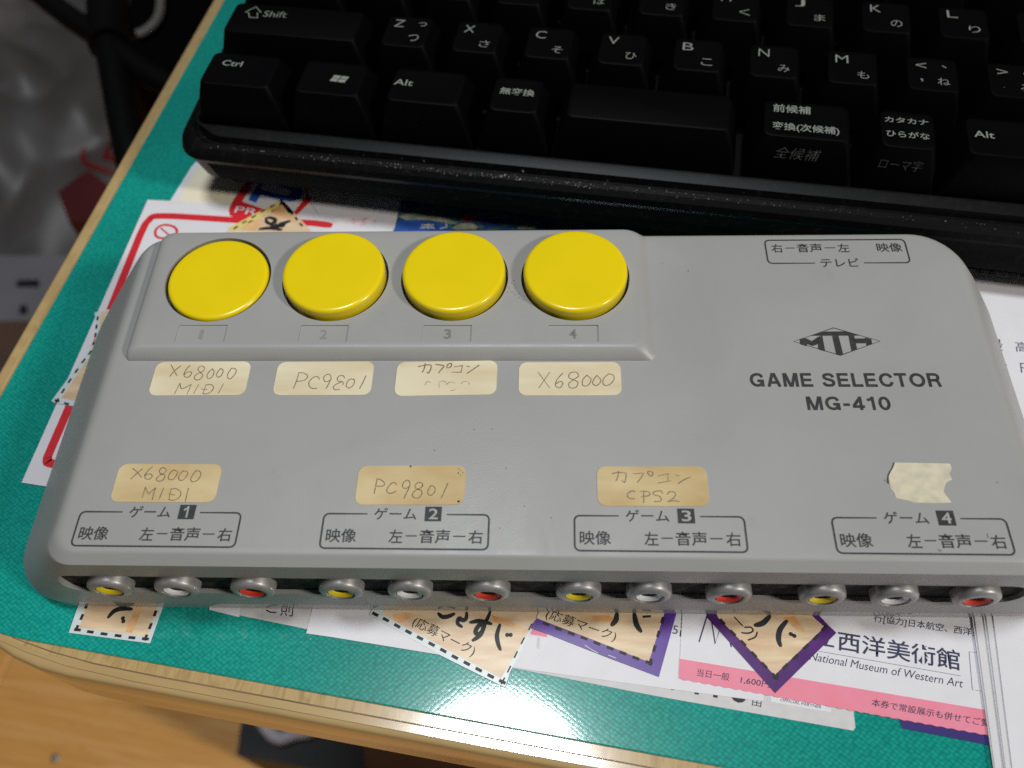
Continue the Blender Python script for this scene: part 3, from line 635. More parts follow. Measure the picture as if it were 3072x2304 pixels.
# screen print
ZP = 0.06
def frame_box(x, y, wd, h, gap, side, name='printed_frame'):
    # rounded outline with a gap in its top or bottom line
    r = 1.0; p = rrect(x + .15, y + .15, x + wd - .15, y + h - .15, r, 4)
    if side == 'top':
        a, b = x + gap[0], x + gap[1]
        path = [(a, y + h - .15)] + p[15:20] + p[0:15] + [(b, y + h - .15)]
    else:
        a, b = x + gap[0], x + gap[1]
        path = [(b, y + .15)] + p[5:20] + p[0:5] + [(a, y + .15)]
    return strokes(name, [path], .34, ZP, PRINT, body, False)
for g in range(4):
    x = 48 * g
    frame_box(x, 0, 32.1, 7.3, (8.4, 23.9), 'top')
    L = []
    text('ゲーム', [(x + 9.8, 6.0), (x + 18.0, 6.0), (x + 9.8, 8.45)], ZP, None, None, bold=.008, join=L)
    text('映像', [(x + 1.1, 1.3), (x + 6.9, 1.3), (x + 1.1, 4.1)], ZP, None, None, bold=.01, join=L)
    text('左', [(x + 13.1, 1.3), (x + 15.7, 1.3), (x + 13.1, 4.0)], ZP, None, None, bold=.01, join=L)
    text('音声', [(x + 18.9, 1.3), (x + 24.7, 1.3), (x + 18.9, 4.1)], ZP, None, None, bold=.01, join=L)
    text('右', [(x + 28.2, 1.3), (x + 30.9, 1.3), (x + 28.2, 4.0)], ZP, None, None, bold=.01, join=L)
    join_meshes('printed_text', L, PRINT, body)
    strokes('printed_dash', [[(x + 16.4, 2.75), (x + 18.3, 2.75)], [(x + 25.4, 2.75), (x + 27.5, 2.75)]], .34, ZP, PRINT, body, False)
    flat('number_square', [[(x + 19.6, 5.75), (x + 22.8, 5.75), (x + 22.8, 8.75), (x + 19.6, 8.75)]], ZP, PRINT, body)
    if g == 0: strokes('square_number', [[(20.65, 7.7), (21.3, 8.2)], [(21.3, 8.3), (21.3, 6.2)]], .5, ZP + .03, KNOCK, body, False)
    else: text(str(g + 1), [(x + 20.35, 6.15), (x + 22.15, 6.15), (x + 20.35, 8.35)], ZP + .03, KNOCK, body, 'square_number', bold=.012)
x, y = 140.2, 68.34
frame_box(x, y, 31.6, 7.1, (10.4, 21.4), 'bottom')
L = []
text('右', [(x + 1.4, y + 3.3), (x + 3.9, y + 3.3), (x + 1.4, y + 5.8)], ZP, None, None, bold=.008, join=L)
text('音声', [(x + 7.1, y + 3.3), (x + 12.7, y + 3.3), (x + 7.1, y + 5.9)], ZP, None, None, bold=.008, join=L)
text('左', [(x + 16.2, y + 3.3), (x + 18.8, y + 3.3), (x + 16.2, y + 5.8)], ZP, None, None, bold=.008, join=L)
text('映像', [(x + 24.9, y + 3.3), (x + 30.5, y + 3.3), (x + 24.9, y + 5.9)], ZP, None, None, bold=.01, join=L)
text('テレビ', [(x + 11.7, y - 1.0), (x + 20.2, y - 1.0), (x + 11.7, y + 1.5)], ZP, None, None, bold=.008, join=L)
join_meshes('printed_text', L, PRINT, body)
strokes('printed_dash', [[(x + 4.6, y + 4.6), (x + 6.5, y + 4.6)], [(x + 13.4, y + 4.6), (x + 15.6, y + 4.6)]], .3, ZP, PRINT, body, False)
def ell(cx, rx): return [(cx + rx * cos(-k * pi / 10 + pi / 2), .5 + .41 * sin(-k * pi / 10 + pi / 2)) for k in range(21)]
GL = {
 'E': (.70, [[(.1, 0), (.1, 1)], [(.1, .91), (.66, .91)], [(.1, .5), (.62, .5)], [(.1, .09), (.69, .09)]]),
 'L': (.62, [[(.1, 0), (.1, 1)], [(.1, .09), (.62, .09)]]),
 'T': (.70, [[(0, .91), (.70, .91)], [(.35, 0), (.35, 1)]]),
 'A': (.82, [[(.09, 0), (.385, 1)], [(.73, 0), (.435, 1)], [(.2, .31), (.62, .31)]]),
 'M': (.90, [[(.1, 0), (.1, 1)], [(.15, 1), (.43, .0)], [(.75, 1), (.47, 0)], [(.80, 0), (.80, 1)]]),
 'G': (.86, ['c', [(.74, .69), (.64, .86), (.44, .91), (.2, .8), (.1, .5), (.2, .2), (.42, .09), (.62, .16), (.72, .36)], [(.45, .43), (.82, .43)], [(.74, .0), (.74, .45)]]),
 'C': (.80, ['c', [(.73, .67), (.62, .86), (.43, .91), (.2, .8), (.1, .5), (.2, .2), (.43, .09), (.62, .15), (.74, .34)]]),
 'O': (.90, ['c', ell(.45, .355)]),
 'S': (.74, ['c', [(.64, .69), (.56, .86), (.36, .91), (.16, .84), (.13, .68), (.26, .57), (.46, .5), (.61, .4), (.63, .24), (.52, .12), (.33, .09), (.14, .15), (.08, .32)]]),
 'R': (.74, [[(.1, 0), (.1, 1)], 'c', [(.1, .91), (.3, .91), (.5, .9), (.62, .8), (.62, .62), (.5, .5), (.3, .48), (.1, .48)], 'l', [(.42, .48), (.57, .40), (.62, .2), (.66, 0)]]),
 '-': (.40, [[(.02, .40), (.38, .40)]]),
 '4': (.68, [[(.46, 0), (.46, 1)], [(.49, .96), (.06, .30)], [(0, .26), (.66, .26)]]),
 '1': (.50, [[(.34, 0), (.34, 1)], [(.04, .74), (.36, .86)]]),
 '0': (.66, ['c', ell(.33, .24)]),
 ' ': (.30, [])}
def title(s, x0, x1, y0, h, th):
    tot = sum(GL[c][0] for c in s) + .13 * (len(s) - 1); sx = (x1 - x0) / tot; x = x0; paths = []
    for c in s:
        sm = False
        for pth in GL[c][1]:
            if pth == 'c': sm = True; continue
            if pth == 'l': sm = False; continue
            q = [(x + a * sx, y0 + b * h) for a, b in pth]
            paths.append(catmull(q, 4) if sm and len(q) > 2 else q)
        x += (GL[c][0] + .13) * sx
    vs = []; fs = []
    for k, q in enumerate(paths):
        v, f = ribbon_data(q, th, False, False, None, ZP + .003 * (k % 5), butt=True); o = len(vs); vs += v; fs += [[i + o for i in f_] for f_ in f]
    me = bpy.data.meshes.new('printed_title'); me.from_pydata([Vector(v) * MM for v in vs], [], fs); me.update()
    return link_mesh('printed_title', me, PRINT, body)
title('GAME SELECTOR', 132.6, 171.1, 35.95, 3.3, .62)
title('MG-410', 143.3, 160.0, 30.45, 3.15, .60)
strokes('logo_outline', [[(142.94,47.19),(151.81,50.71),(160.89,47.26),(152.03,43.66)]], .19, ZP, PRINT, body, False, True)
flat('logo_letters', [[(146.79,48.65),(148.14,49.21),(149.83,49.73),(154.18,49.78),(155.61,49.32),(157.21,48.69)], [(151.19,48.64),(152.5,48.64),(152.67,43.91),(152.03,43.63),(151.23,43.91)],
    [(144.24,47.78),(144.93,48.05),(145.73,47.97),(146.73,47.28),(146.54,46.05),(145.72,46.6),(145.43,45.99),(144.2,46.48)], [(146.73,47.28),(148.37,48.46),(147.93,46.6),(147.06,46.17),(146.54,46.05)], [(148.37,48.46),(149.13,48.62),(149.09,44.64),(147.76,45.19),(147.86,46.66)],
    [(154.59,48.66),(155.77,48.66),(155.78,45.24),(154.52,44.75)], [(155.72,47.91),(157.97,47.94),(157.82,46.71),(155.75,46.71)], [(157.92,48.19),(159.16,47.78),(159.12,46.52),(157.87,46.03)]], ZP + .02, PRINT, body)

# stickers with pencil handwriting
def sticker(poly, m, label, z=0.12, r=1.7):
    if len(poly) == 4:
        (ax, ay), (bx, by), (cx, cy), (dx, dy) = poly        # top-left, top-right, bottom-right, bottom-left
        x0 = (ax + dx) / 2; x1 = (bx + cx) / 2; y1 = (ay + by) / 2; y0 = (cy + dy) / 2
        sk = (by - ay) / (x1 - x0)
        p = [(px, py + sk * (px - (x0 + x1) / 2)) for px, py in rrect(x0, y0, x1, y1, r, 6)]
    else: p = poly
    o = prism('paper_sticker', p, 0.005, z, m, body); o['label'] = label
    return o
def hand(o, win, z=.15, m=PENCIL, wd=.20): return strokes('handwriting', win, wd, z, m, o)
s = sticker([(6.81,41.97),(27.3,42.14),(27.68,33.62),(6.84,33.66)], STICK, 'yellowed sticker with X68000 MIDI in pencil, below the first button')
hand(s, [[(10.02,41.32),(10.94,39.93),(12,38.48)], [(12.27,41.01),(11.24,39.78),(10.47,38.32)], [(14.24,41.08),(13.67,40.08),(13.42,38.86),(13.84,38.17),(14.63,38.17),(15.03,39.01),(14.73,39.47),(13.86,39.24),(13.52,38.71)], [(17.61,40.39),(17.04,40.93),(16.3,40.7),(16.27,39.93),(17.01,39.24),(17.55,38.56),(17.22,37.65),(16.49,37.42),(15.85,37.95),(16.17,38.86),(17.22,39.47),(17.65,40.24)], [(19.29,40.24),(18.69,39.32),(18.5,38.4),(19.03,37.72),(19.7,38.25),(19.84,39.47),(19.29,40.24)], [(21.11,40.31),(20.63,39.47),(20.55,38.56),(21.04,38.1),(21.6,38.56),(21.74,39.78),(21.11,40.31)], [(23.45,40.39),(23.01,39.32),(22.96,38.26),(23.6,37.65),(24.24,38.41),(24.61,39.47),(24.27,40.24),(23.45,40.39)]])
strokes('handwriting', [[(12.49,33.89),(13.08,36.66)], [(13.08,36.66),(13.79,35.24),(15.57,36.29)], [(15.57,36.29),(15.23,33.87)], [(17.2,36.29),(16.59,34.05)], [(18.72,36.14),(19.73,36.29),(20.5,35.69),(20.33,34.65),(19.44,33.98),(18.52,34.05)], [(18.82,36.29),(18.57,34.13)], [(18.02,35.17),(19.22,35.02)], [(22.48,36.45),(21.86,34.13)]], .2, .15, PENCIL, s)
s = sticker([(33.64,41.97),(53.79,42.13),(54.37,33.67),(33.1,33.79)], STICK, 'yellowed sticker with PC9801 in pencil, below the second button')
hand(s, [[(38.21,39.23),(37.99,37.02),(37.64,35.27)], [(38.2,39.3),(39.43,39.08),(40.24,38.34),(39.8,37.46),(38.84,37.17),(37.85,37.09)], [(42.86,37.61),(42.32,38.27),(41.48,38.05),(40.75,37.02),(40.9,36),(41.62,35.35),(42.62,35.35)], [(45.33,37.91),(44.89,38.79),(44.26,38.79),(43.72,38.2),(43.91,37.24),(44.63,37.03),(45.36,37.69)], [(45.33,37.91),(44.96,36.44),(44.56,35.28)], [(48.15,37.91),(47.82,38.49),(47.07,38.49),(46.64,37.91),(46.87,37.17),(47.64,37.03),(48.05,36.74),(48,36.16)], [(47.76,37.03),(46.48,36.3),(46.08,35.57),(46.53,35),(47.51,35.14)], [(50.33,37.47),(49.55,37.69),(48.89,37.03),(48.76,36.01),(49.34,35.43),(50.13,36.01),(50.38,37.03),(50.2,37.54)], [(52.65,38.5),(52.16,36.74),(51.65,35.29)]])
s = sticker([(58.89,41.96),(80.21,42.38),(80.44,33.72),(59.26,33.76)], STICK, 'yellowed sticker with pencilled katakana over faded letters, below the third button')
hand(s, [[(63.55,40.79),(64.97,41.16),(66.22,41.16),(66.24,40.12),(65.87,39.17),(65.54,39.46)], [(64.99,41.61),(64.9,40.42),(64.54,39.39)], [(67.21,41.31),(68.98,41.01),(68.55,40.13),(67.99,39.17)], [(69.62,40.87),(69.96,41.46),(70.58,41.53),(70.56,40.87),(70.02,40.5),(69.58,40.57)], [(71.25,40.72),(72.98,41.09)], [(72.98,41.09),(72.7,39.39)], [(70.84,39.39),(72.82,39.39)], [(73.86,40.94),(74.49,40.75)], [(76.47,41.16),(75.27,40.13),(74.02,39.1)]], wd=.26)
hand(s, [[(65.36,36.18),(65.78,37.05),(66.55,36.76)], [(68.37,35.46),(68.32,37.05)], [(68.32,37.05),(69.24,37.2),(69.7,36.76)], [(69.85,36.33),(70.5,36.91),(71.74,36.76)], [(72.87,36.48),(73.45,37.06),(74.44,36.98),(74.6,36.33)], [(70.75,34.82),(71.84,35.04)]], m=PENCILF)
s = sticker([(84.89,41.87),(106.29,41.95),(106.1,33.68),(84.99,33.8)], STICK, 'yellowed sticker with X68000 in pencil, below the fourth button')
hand(s, [[(88.94,39.41),(91.38,35.54)], [(91.37,39.41),(89.15,35.53)], [(94.15,39.21),(92.93,37.57),(92.59,36.14),(93.44,35.54),(94.13,36.55),(93.62,37.16),(92.76,36.55)], [(97.43,38.59),(96.92,39.41),(95.71,39.21),(95.35,38.18),(96.21,37.57),(97.23,36.96),(96.87,35.75),(95.67,35.54),(95.34,36.55),(96.38,37.57),(97.43,38.39)], [(99.16,38.67),(98.27,37.57),(98.25,36.15),(99.28,36.15),(99.99,37.57),(99.16,38.67)], [(101.22,38.59),(100.51,37.57),(100.31,36.56),(101.16,36.15),(102.05,37.37),(101.22,38.59)], [(103.65,39.01),(102.58,37.78),(102.53,36.36),(103.56,36.24),(104.62,37.37),(104.67,38.6),(103.65,39.01)]])
s = sticker([(5.17,17.54),(25.85,17.55),(26.55,9.27),(5.29,9.24)], STICK2, 'tan sticker with X68000 MIDI in pencil, above the first group of jacks')
hand(s, [[(8.05,16.51),(9.07,15.79),(10.38,14.55)], [(10.12,16.46),(9.18,15.37),(8.27,14.17)], [(11.96,16.83),(11.33,16.05),(10.94,14.97),(11.34,14.25),(12.03,14.14),(12.48,14.74),(12.2,15.21),(11.52,15.27),(11.05,14.97)], [(15,16.19),(14.38,16.69),(13.77,16.48),(13.72,15.76),(14.28,15.29),(14.94,15.05),(15.04,14.4),(14.53,13.78),(13.76,13.8),(13.48,14.27),(13.91,14.99),(14.59,15.35),(15.03,16.07)], [(16.49,16.2),(15.97,15.6),(15.78,14.76),(16.03,14.17),(16.85,14.17),(17.32,15.01),(17.34,15.84),(16.49,16.2)], [(18.51,16.03),(18,15.37),(17.87,14.54),(18.21,14),(18.86,14.01),(19.43,14.9),(19.46,15.74),(18.51,16.03)], [(21.04,16.05),(20.58,15.15),(20.41,14.2),(20.8,13.67),(21.64,13.85),(22.19,14.8),(22.12,15.64),(21.6,16.02),(21.04,16.05)], [(11.66,10.15),(11.69,12.42)], [(11.69,12.42),(12.57,11.08),(12.95,11.32),(13.79,12.32)], [(13.79,12.32),(13.71,11.09),(13.72,9.76)], [(15.44,12.28),(15.23,11.1),(15.1,9.89)], [(16.87,11.99),(17.76,12.17),(18.87,11.6),(19.17,10.79),(18.7,9.97),(17.71,9.62),(16.93,9.9)], [(16.93,11.99),(17.04,9.9)], [(16.65,11.12),(17.99,10.72)], [(20.41,12.25),(20.36,11.03),(20.43,9.29)]])
s = sticker([(53.5,17.35),(74.81,17.54),(75.2,9.1),(53.99,9.07)], STICK2, 'tan sticker with PC9801 in pencil, above the second group of jacks')
hand(s, [[(57.6,14.56),(57.49,13.04),(57.36,11.36)], [(57.49,14.5),(58.26,14.39),(59.08,13.75),(59.18,13.29),(58.83,12.99),(58.09,12.93),(57.39,12.98)], [(61.59,13.25),(61.22,13.71),(60.69,13.65),(60.11,13.06),(59.77,12.25),(59.87,11.73),(60.48,11.44),(61.1,11.62),(61.61,11.91)], [(64.26,13.21),(64.03,14.02),(63.47,14.27),(62.93,13.78),(62.72,13.08),(62.98,12.62),(63.62,12.56),(64.21,13.09)], [(64.25,13.32),(63.92,12.16),(63.58,11.24),(63.29,10.41)], [(66.72,13.11),(66.51,13.69),(65.81,13.8),(65.31,13.33),(65.37,12.63),(65.93,12.35),(66.53,12.06),(66.69,11.49),(66.33,10.68),(65.66,10.47),(65,10.79),(64.85,11.25),(65.31,12.05),(65.92,12.41),(66.53,12.82),(66.71,13.22)], [(68.31,13.12),(67.94,12.42),(67.78,11.73),(68.15,11.1),(68.77,11.27),(69.19,11.97),(69.14,12.66),(68.74,13.06),(68.31,13.12)], [(71.62,13.72),(71.13,12.21),(70.46,10.46)]])
dots('dirt_spots', [(73.57,16.79),(74.02,16.46),(73.56,15.96),(74.42,15.99),(73.96,15.52),(73.46,15.84)], .1, .16, INK, s)
dots('dirt_spots', [(74,9.89),(63.99,17.3),(73.87,9.81)], .2, .16, INK, s)
s = sticker([(100.75,17.51),(122,17.64),(121.71,9.27),(100.53,9.1)], STICK2, 'tan sticker with pencilled katakana and CPS2, above the third group of jacks')
hand(s, [[(103.58,15.92),(104.7,16.22),(106.32,16.11)], [(106.32,16.11),(106.23,15.12),(105.92,14.08),(105.42,14.59)], [(104.87,16.51),(104.72,15.46),(104.26,14.35)], [(107.63,15.95),(109.68,16.13)], [(109.68,16.13),(109.16,15.14),(108.38,14.09)], [(110.48,16.37),(111.02,16.55),(111.52,16.15),(111.28,15.56),(110.91,15.5),(110.52,16.08),(110.48,16.37)], [(112.37,15.51),(114.45,16.05)], [(114.45,16.05),(114.24,14.48)], [(112.38,14),(114.76,14.48)], [(115.84,15.76),(116.5,15.54)], [(116.17,13.92),(117.49,14.79),(118.67,15.32)], [(107.86,12.14),(107.25,12.3),(106.5,11.79),(106.36,11.1),(106.96,10.66),(107.69,10.72)], [(108.8,12.2),(109.42,12.26)], [(109.48,12.26),(109.45,10.9),(109.35,9.83)], [(109.42,12.26),(110.35,12.16),(110.69,11.7),(110.3,11.3),(108.95,11.12)], [(113.12,11.78),(112.75,12.35),(111.91,12.28),(111.27,11.94),(111.55,11.48),(112.37,11.26),(112.74,10.7),(112.5,10.14),(111.37,10.13)], [(113.94,11.61),(114.39,12.13),(115.11,12.19),(115.55,11.74),(115.24,11.06),(114.58,10.49),(113.99,10.09)], [(113.99,10.09),(115.08,10.32),(116.1,10.16)]])
torn = [(158.05,18.7),(166.28,18.61),(168.57,18.54),(168.62,17.45),(167.92,16.41),(168.17,15.2),(166.87,14.51),(166.33,13.49),(165.98,12.64),(166.26,11.88),(166.96,10.39),(164.38,10.24),(159.89,10.29),(158.93,10.74),(156.85,11.23),(156.78,12.4),(156.27,13.08),(156.27,14.78),(156.4,15.81),(156.97,16.77),(157.51,17.56)]
s = sticker(torn, RESID, 'torn pale sticker remnant above the fourth group of jacks', z=.07)
strokes('dirty_edge', [[(158.01,18.7),(157.49,17.64),(156.8,16.68),(156.32,15.81),(156.04,14.78),(156.05,14.27)]], .22, .09, INK, s)
strokes('dirty_edge', [[(155.54,14.95),(155.89,14.78),(156.29,14.87)]], .3, .09, ETCH, s)

# ================================================================ keyboard
kb = thing('keyboard', 'black desktop keyboard with Japanese key legends, behind the selector', 'keyboard', KO, KR)
def krng(off, z, r=8): return [(x, y - (.0145 * (x + 60) if y < 0 and off > 1.8 and z < -15 else 0), z + (y + 30) * .055) for x, y in rrect(-75.5 + off, -38.6 + off, 378, 122, r, 6)]
well = (-70.0, -30.2, 372, 116)
def kring2(off, z, r=2.5): return [(x, y, z + (y + 30) * .055) for x, y in rrect(well[0] - off, well[1] - off, well[2] + off, well[3] + off, r, 6)]
rg = [krng(5.6, -22.2, 8), krng(4.0, -19.8, 8), krng(1.9, -17.6), krng(0.7, -11.0), krng(0.0, -9.3), krng(0.5, -7.6), krng(1.7, -6.6), krng(3.2, -6.4), krng(3.9, -7.0), krng(4.5, -7.0), krng(5.1, -5.2), kring2(1.0, -4.4, 3.4), kring2(0.2, -4.4, 2.6), kring2(0, -4.8, 2.5), kring2(0, -10, 2.5)]
loft('case', rg, CASE, kb, 28, True)
fr = [(-68.5, -27.6), (370, -34.6), (370, -8), (-68.5, -8)]
fo = loft('foot_rail', [[(x, y, DZ + .4) for x, y in fr], [(x, y - 2, -19.0) for x, y in fr]], mat('foot_plastic', (0.02, 0.019, 0.018), .5, bump=.02, bscale=1500), kb)
fo = loft('foot_rail', [[(x, y, DZ + .3) for x, y in rrect(-60, 90, 360, 110, 3)], [(x, y, -17.0) for x, y in rrect(-60, 90, 360, 110, 3)]], MATS['foot_plastic'], kb)
def key(cu, wd, row):
    vc = (-20.3, -1.1, 18.0, 37.0)[row]; zt = (7.2, 8.6, 10.0, 11.4)[row]; zb = (-5.2, -4.2, -3.2, -2.2)[row]
    wb = wd / 2 - .45
    def rr(i, f, b, r): return rrect(cu - wb + i, vc - 9.1 + f, cu + wb - i, vc + 9.1 - b, r, 4)
    levels = [(rr(0, 0, 0, .8), zb), (rr(.15, .05, .2, .8), zb + 1), (rr(1.6, .7, 2.4, 1.2), zb + 7.5), (rr(3.05, 1.55, 4.1, 1.6), zt - .55), (rr(3.25, 1.75, 4.3, 1.6), zt - .15), (rr(3.6, 2.1, 4.65, 1.5), zt)]
    rings = []
    ym0, ym1 = vc - 7.2, vc + 4.6
    for k, (p, z) in enumerate(levels):
        rings.append([(x, y, z - (0.35 * max(0, 1 - ((x - cu) / (wb - 2.6)) ** 2) if k >= 3 and wd < 30 else 0)) for x, y in p])
    if wd < 30:   # dished top
        p = rr(4.4, 2.9, 5.4, 1.2); rings.append([(x, y, zt - .10 - 0.35 * max(0, 1 - ((x - cu) / (wb - 2.6)) ** 2)) for x, y in p])
    return loft('key', rings, BLK, kb, 30), zt
def legend(k, items, m=LEG, name='key_legend'):
    L = []
    for s, tri, z, kw in items: text(s, tri, z, None, None, join=L, **({'bold': -0.01} | kw))
    return join_meshes(name, L, m, k)
RC_ = 2.55
zrow = [(-16.6, 'Z', 'つ'), (2.5, 'X', 'さ'), (21.6, 'C', 'そ'), (40.6, 'V', 'ひ'), (59.7, 'B', 'こ'), (78.7, 'N', 'み'), (97.8, 'M', 'も'), (116.8, '<', 'ね'), (135.9, '>', 'る'), (155, '?', 'め')]
for cu, a, b in zrow:
    k, zt = key(cu, 19.05, 1)
    it = [(a, box_tri(cu - 2.6, 0.3, {'M': 3.1, '<': 2.5, '>': 2.5, '?': 1.8}.get(a, 2.7), 2.9 if a not in '<>' else 2.0), zt + .05, dict()), (b, box_tri(cu + 2.4, -5.2, 2.8, 2.6), zt + .05, dict())]
    if a == 'Z': it.append(('っ', box_tri(cu + 3.6, .6, 2.2, 1.6), zt + .05, dict()))
    if a == '<': it += [('、', box_tri(cu + 2.9, .4, 1.1, .9), zt + .05, dict()), (',', box_tri(cu - 2.7, -5.3, .6, 1.2), zt + .05, dict())]
    if a == '>': it += [('。', box_tri(cu + 2.9, .2, 1.2, 1.1), zt + .05, dict()), ('.', box_tri(cu - 2.7, -5.4, .6, .6), zt + .05, dict())]
    legend(k, it)
arow = [(-27.2, 'A', 'ち'), (-8.1, 'S', 'と'), (10.9, 'D', 'し'), (30.0, 'F', 'は'), (49.0, 'G', 'き'), (68.1, 'H', 'く'), (87.1, 'J', 'ま'), (106.2, 'K', 'の'), (125.2, 'L', 'り'), (144.3, '+', 'れ'), (163.3, '*', 'け')]
for cu, a, b in arow:
    k, zt = key(cu, 19.05, 2)
    legend(k, [(a, box_tri(cu - 2.6, 19.7, 2.6, 2.9), zt + .05, dict()), (b, box_tri(cu + 2.4, 14.1, 2.8, 2.6), zt + .05, dict())])
for i in range(11): key(-31.9 + 19.05 * i, 19.05, 3)
k, zt = key(-53.3, 33.2, 2)      # caps lock
k, zt = key(-48.0, 43.8, 1)      # left shift
legend(k, [('Shift', [(-57.24,-1.47),(-50.56,-1.22),(-57.73,0.94)], zt + .06, dict(shear=.2))])
strokes('shift_arrow', [[(-60.77,-2.27),(-61.66,-0.42),(-62.67,-0.25),(-60.47,2.36),(-58.27,0.14),(-59.28,-0.13),(-58.42,-2.2)]], .28, zt + .06, LEG, k, False, True)
k, zt = key(-57.0, 25.8, 0)
legend(k, [('Ctrl', [(-62.6, -20.6), (-57.1, -20.6), (-62.6, -18.5)], zt + .05, dict(bold=.01))])
k, zt = key(-32.0, 23.8, 0)
q = []
for a in (0, 1):
    for b in (0, 1):
        x0 = -32.4 + a * 2.15 + b * .35; y0 = -22.6 + b * 1.25 - a * .12
        q.append([(x0, y0), (x0 + 1.9, y0 - .1), (x0 + 2.2, y0 + 1.0), (x0 + .3, y0 + 1.1)])
flat('key_legend', q, zt - .2, LEG, k)
k, zt = key(-6.9, 25.6, 0)
legend(k, [('Alt', [(-15.5, -22.1), (-10.6, -22.1), (-15.5, -19.9)], zt + .05, dict(bold=.008))])
k, zt = key(16.2, 19.3, 0)
legend(k, [('無変換', [(11.9, -22.0), (20.7, -22.0), (11.9, -19.5)], zt + .05, dict(bold=.01))])
key(49.3, 46.8, 0)
k, zt = key(87.0, 27.0, 0)
legend(k, [('前候補', [(79.1, -19.6), (88.0, -19.6), (79.1, -16.8)], zt + .05, dict(bold=.012)), ('変換(次候補)', [(79.0, -26.1), (94.6, -26.1), (79.0, -23.1)], zt + .05, dict(bold=.012))])
legend(k, [('全候補', [(80.6, -29.0, 1.4), (91.0, -29.0, 1.4), (80.9, -28.35, 4.4)], 0, dict(shear=.12))], LEGD)
k, zt = key(110.4, 19.3, 0)
legend(k, [('カタカナ', [(105.2, -19.7), (115.2, -19.7), (105.2, -17.8)], zt + .05, dict(bold=.008)), ('ひらがな', [(105.4, -24.6), (115.2, -24.6), (105.4, -22.4)], zt + .05, dict(bold=.008))])
legend(k, [('ローマ字', [(105.0, -29.05, 1.2), (114.6, -29.05, 1.2), (105.2, -28.4, 3.9)], 0, dict())], mat('dimmer_legend_print', (0.05, 0.05, 0.05), .5))
k, zt = key(133.3, 26, 0)
legend(k, [('Alt', [(125.3, -22.2), (129.9, -22.2), (125.3, -20.0)], zt + .05, dict(bold=.008))])
key(158, 23, 0)
# dust caught on the rim of the keyboard
vs = []; fs = []
for i in range(420):
    u_ = random.uniform(-70, 150); band = random.random()
    if random.random() < .5: u_ = random.gauss(20 if random.random() < .6 else -20, 28)
    v_ = -36.6 + random.gauss(0, .5) if band < .8 else -33.0 + random.gauss(0, .5)
    z_ = -6.6 + (v_ + 30) * .055 + .35; s_ = random.choice((.06, .06, .08, .1, .16)); a_ = random.uniform(0, pi); n = len(vs)
    if abs(u_ - 18) < 4 and random.random() < .3: s_ = .32
    for dx, dy, dz in ((-1.6, 0, 0), (.4, -.6, 0), (1.5, .2, .3), (0, .7, .6)):
        vs.append((u_ + s_ * (dx * cos(a_) - dy * sin(a_)), v_ + s_ * (dx * sin(a_) + dy * cos(a_)), z_ + s_ * dz))
    fs += [[n, n + 1, n + 2, n + 3]]
me = bpy.data.meshes.new('dust'); me.from_pydata([Vector(v) * MM for v in vs], [], fs)
o = link_mesh('dust', me, FLUFF, kb); o['kind'] = 'stuff'

# ================================================================ room below the desk
ZF = -720.0
fl = thing('floor', None, None, KO, KR); fl['kind'] = 'structure'
jx = [(-522.69,-73.51)][0][0]
jy = [(-522.69,-73.51)][0][1]
for r_ in range(-3, 6):
    for c_ in range(-2, 3):
        L_ = 1100; W_ = 300
        x0 = jx + c_ * L_ + (0 if r_ == 0 else (r_ * 417) % L_); y0 = jy - 150 + r_ * W_
        loft('plank', [[(x, y, ZF - 12) for x, y in rrect(x0 + .3, y0 + .3, x0 + L_ - .3, y0 + W_ - .3, .6, 1)], [(x, y, ZF - 2) for x, y in rrect(x0 + .3, y0 + .3, x0 + L_ - .3, y0 + W_ - .3, .6, 1)], [(x, y, ZF) for x, y in rrect(x0 + 2.2, y0 + 1.2, x0 + L_ - 2.2, y0 + W_ - 1.2, .6, 1)]], FLOORW, fl, 20)
prism('subfloor', [(-3000, -2500), (3000, -2500), (3000, 3000), (-3000, 3000)], ZF - 30, ZF - 13, mat('subfloor_dark', (0.01, 0.008, 0.006), .9), fl)
sp = [(-379.81,64.53)][0]
o = lathe('floor_stud', [(4.2, 0), (4.0, 1.2), (2.5, 2.4), (0.01, 2.8)], (0, 0, 0), NICK, None, 16)
o.location = (sp[0] * MM, sp[1] * MM, ZF * MM); tag(o, 'tiny silver stud head on the floorboards at the lower left', 'stud')

# black case with a pale cable, standing under the desk
bx = [(-154.07,85.15),(-152.04,47.16),(-58.86,33.41),(-8.03,34.44),(-12.37,87.61)]
t = thing('black_case', 'black box standing on the floor below the front edge of the desk', 'box', (bx[0][0], bx[0][1], ZF))
prism('case_shell', bx, ZF + .5, -562, mat('matt_black', (0.006, 0.006, 0.007), .6), t)
prism('case_lid', [(x * .99 + bx[2][0] * .01, y * .99 + bx[2][1] * .01) for x, y in bx], -561.9, -560, MATS['matt_black'], t)
cp = [(-135.51,72.34),(-129.71,66.17),(-124.16,61.17),(-117.04,58.46),(-110.7,60.31),(-104.38,62.41),(-96.55,63.36),(-87.75,66.94)]
tb = tube('pale_cable', [(x, y, -553) for x, y in catmull(cp, 4)], 5.2, mat('pale_cable', (0.5, 0.47, 0.5), .5, var=.1, vscale=30), None)
tag(tb, 'thick pale cable curving across the top of the black box', 'cable')
dr = [(-21.04,29.27),(-13.78,0.42),(212.27,-11.82),(218.06,33.83)]  # dark block added where the space under the desk is only in shade
t = thing('shade_block', 'dark brown block added under the desk in place of the shadow there', 'block', (dr[0][0], dr[0][1], ZF))
prism('shade_block_body', dr, ZF + .5, -401, mat('shade_brown', (0.05, 0.02, 0.008), .5, var=.3, vscale=30), t)
prism('shade_block_top', dr, -400.9, -399, MATS['shade_brown'], t)

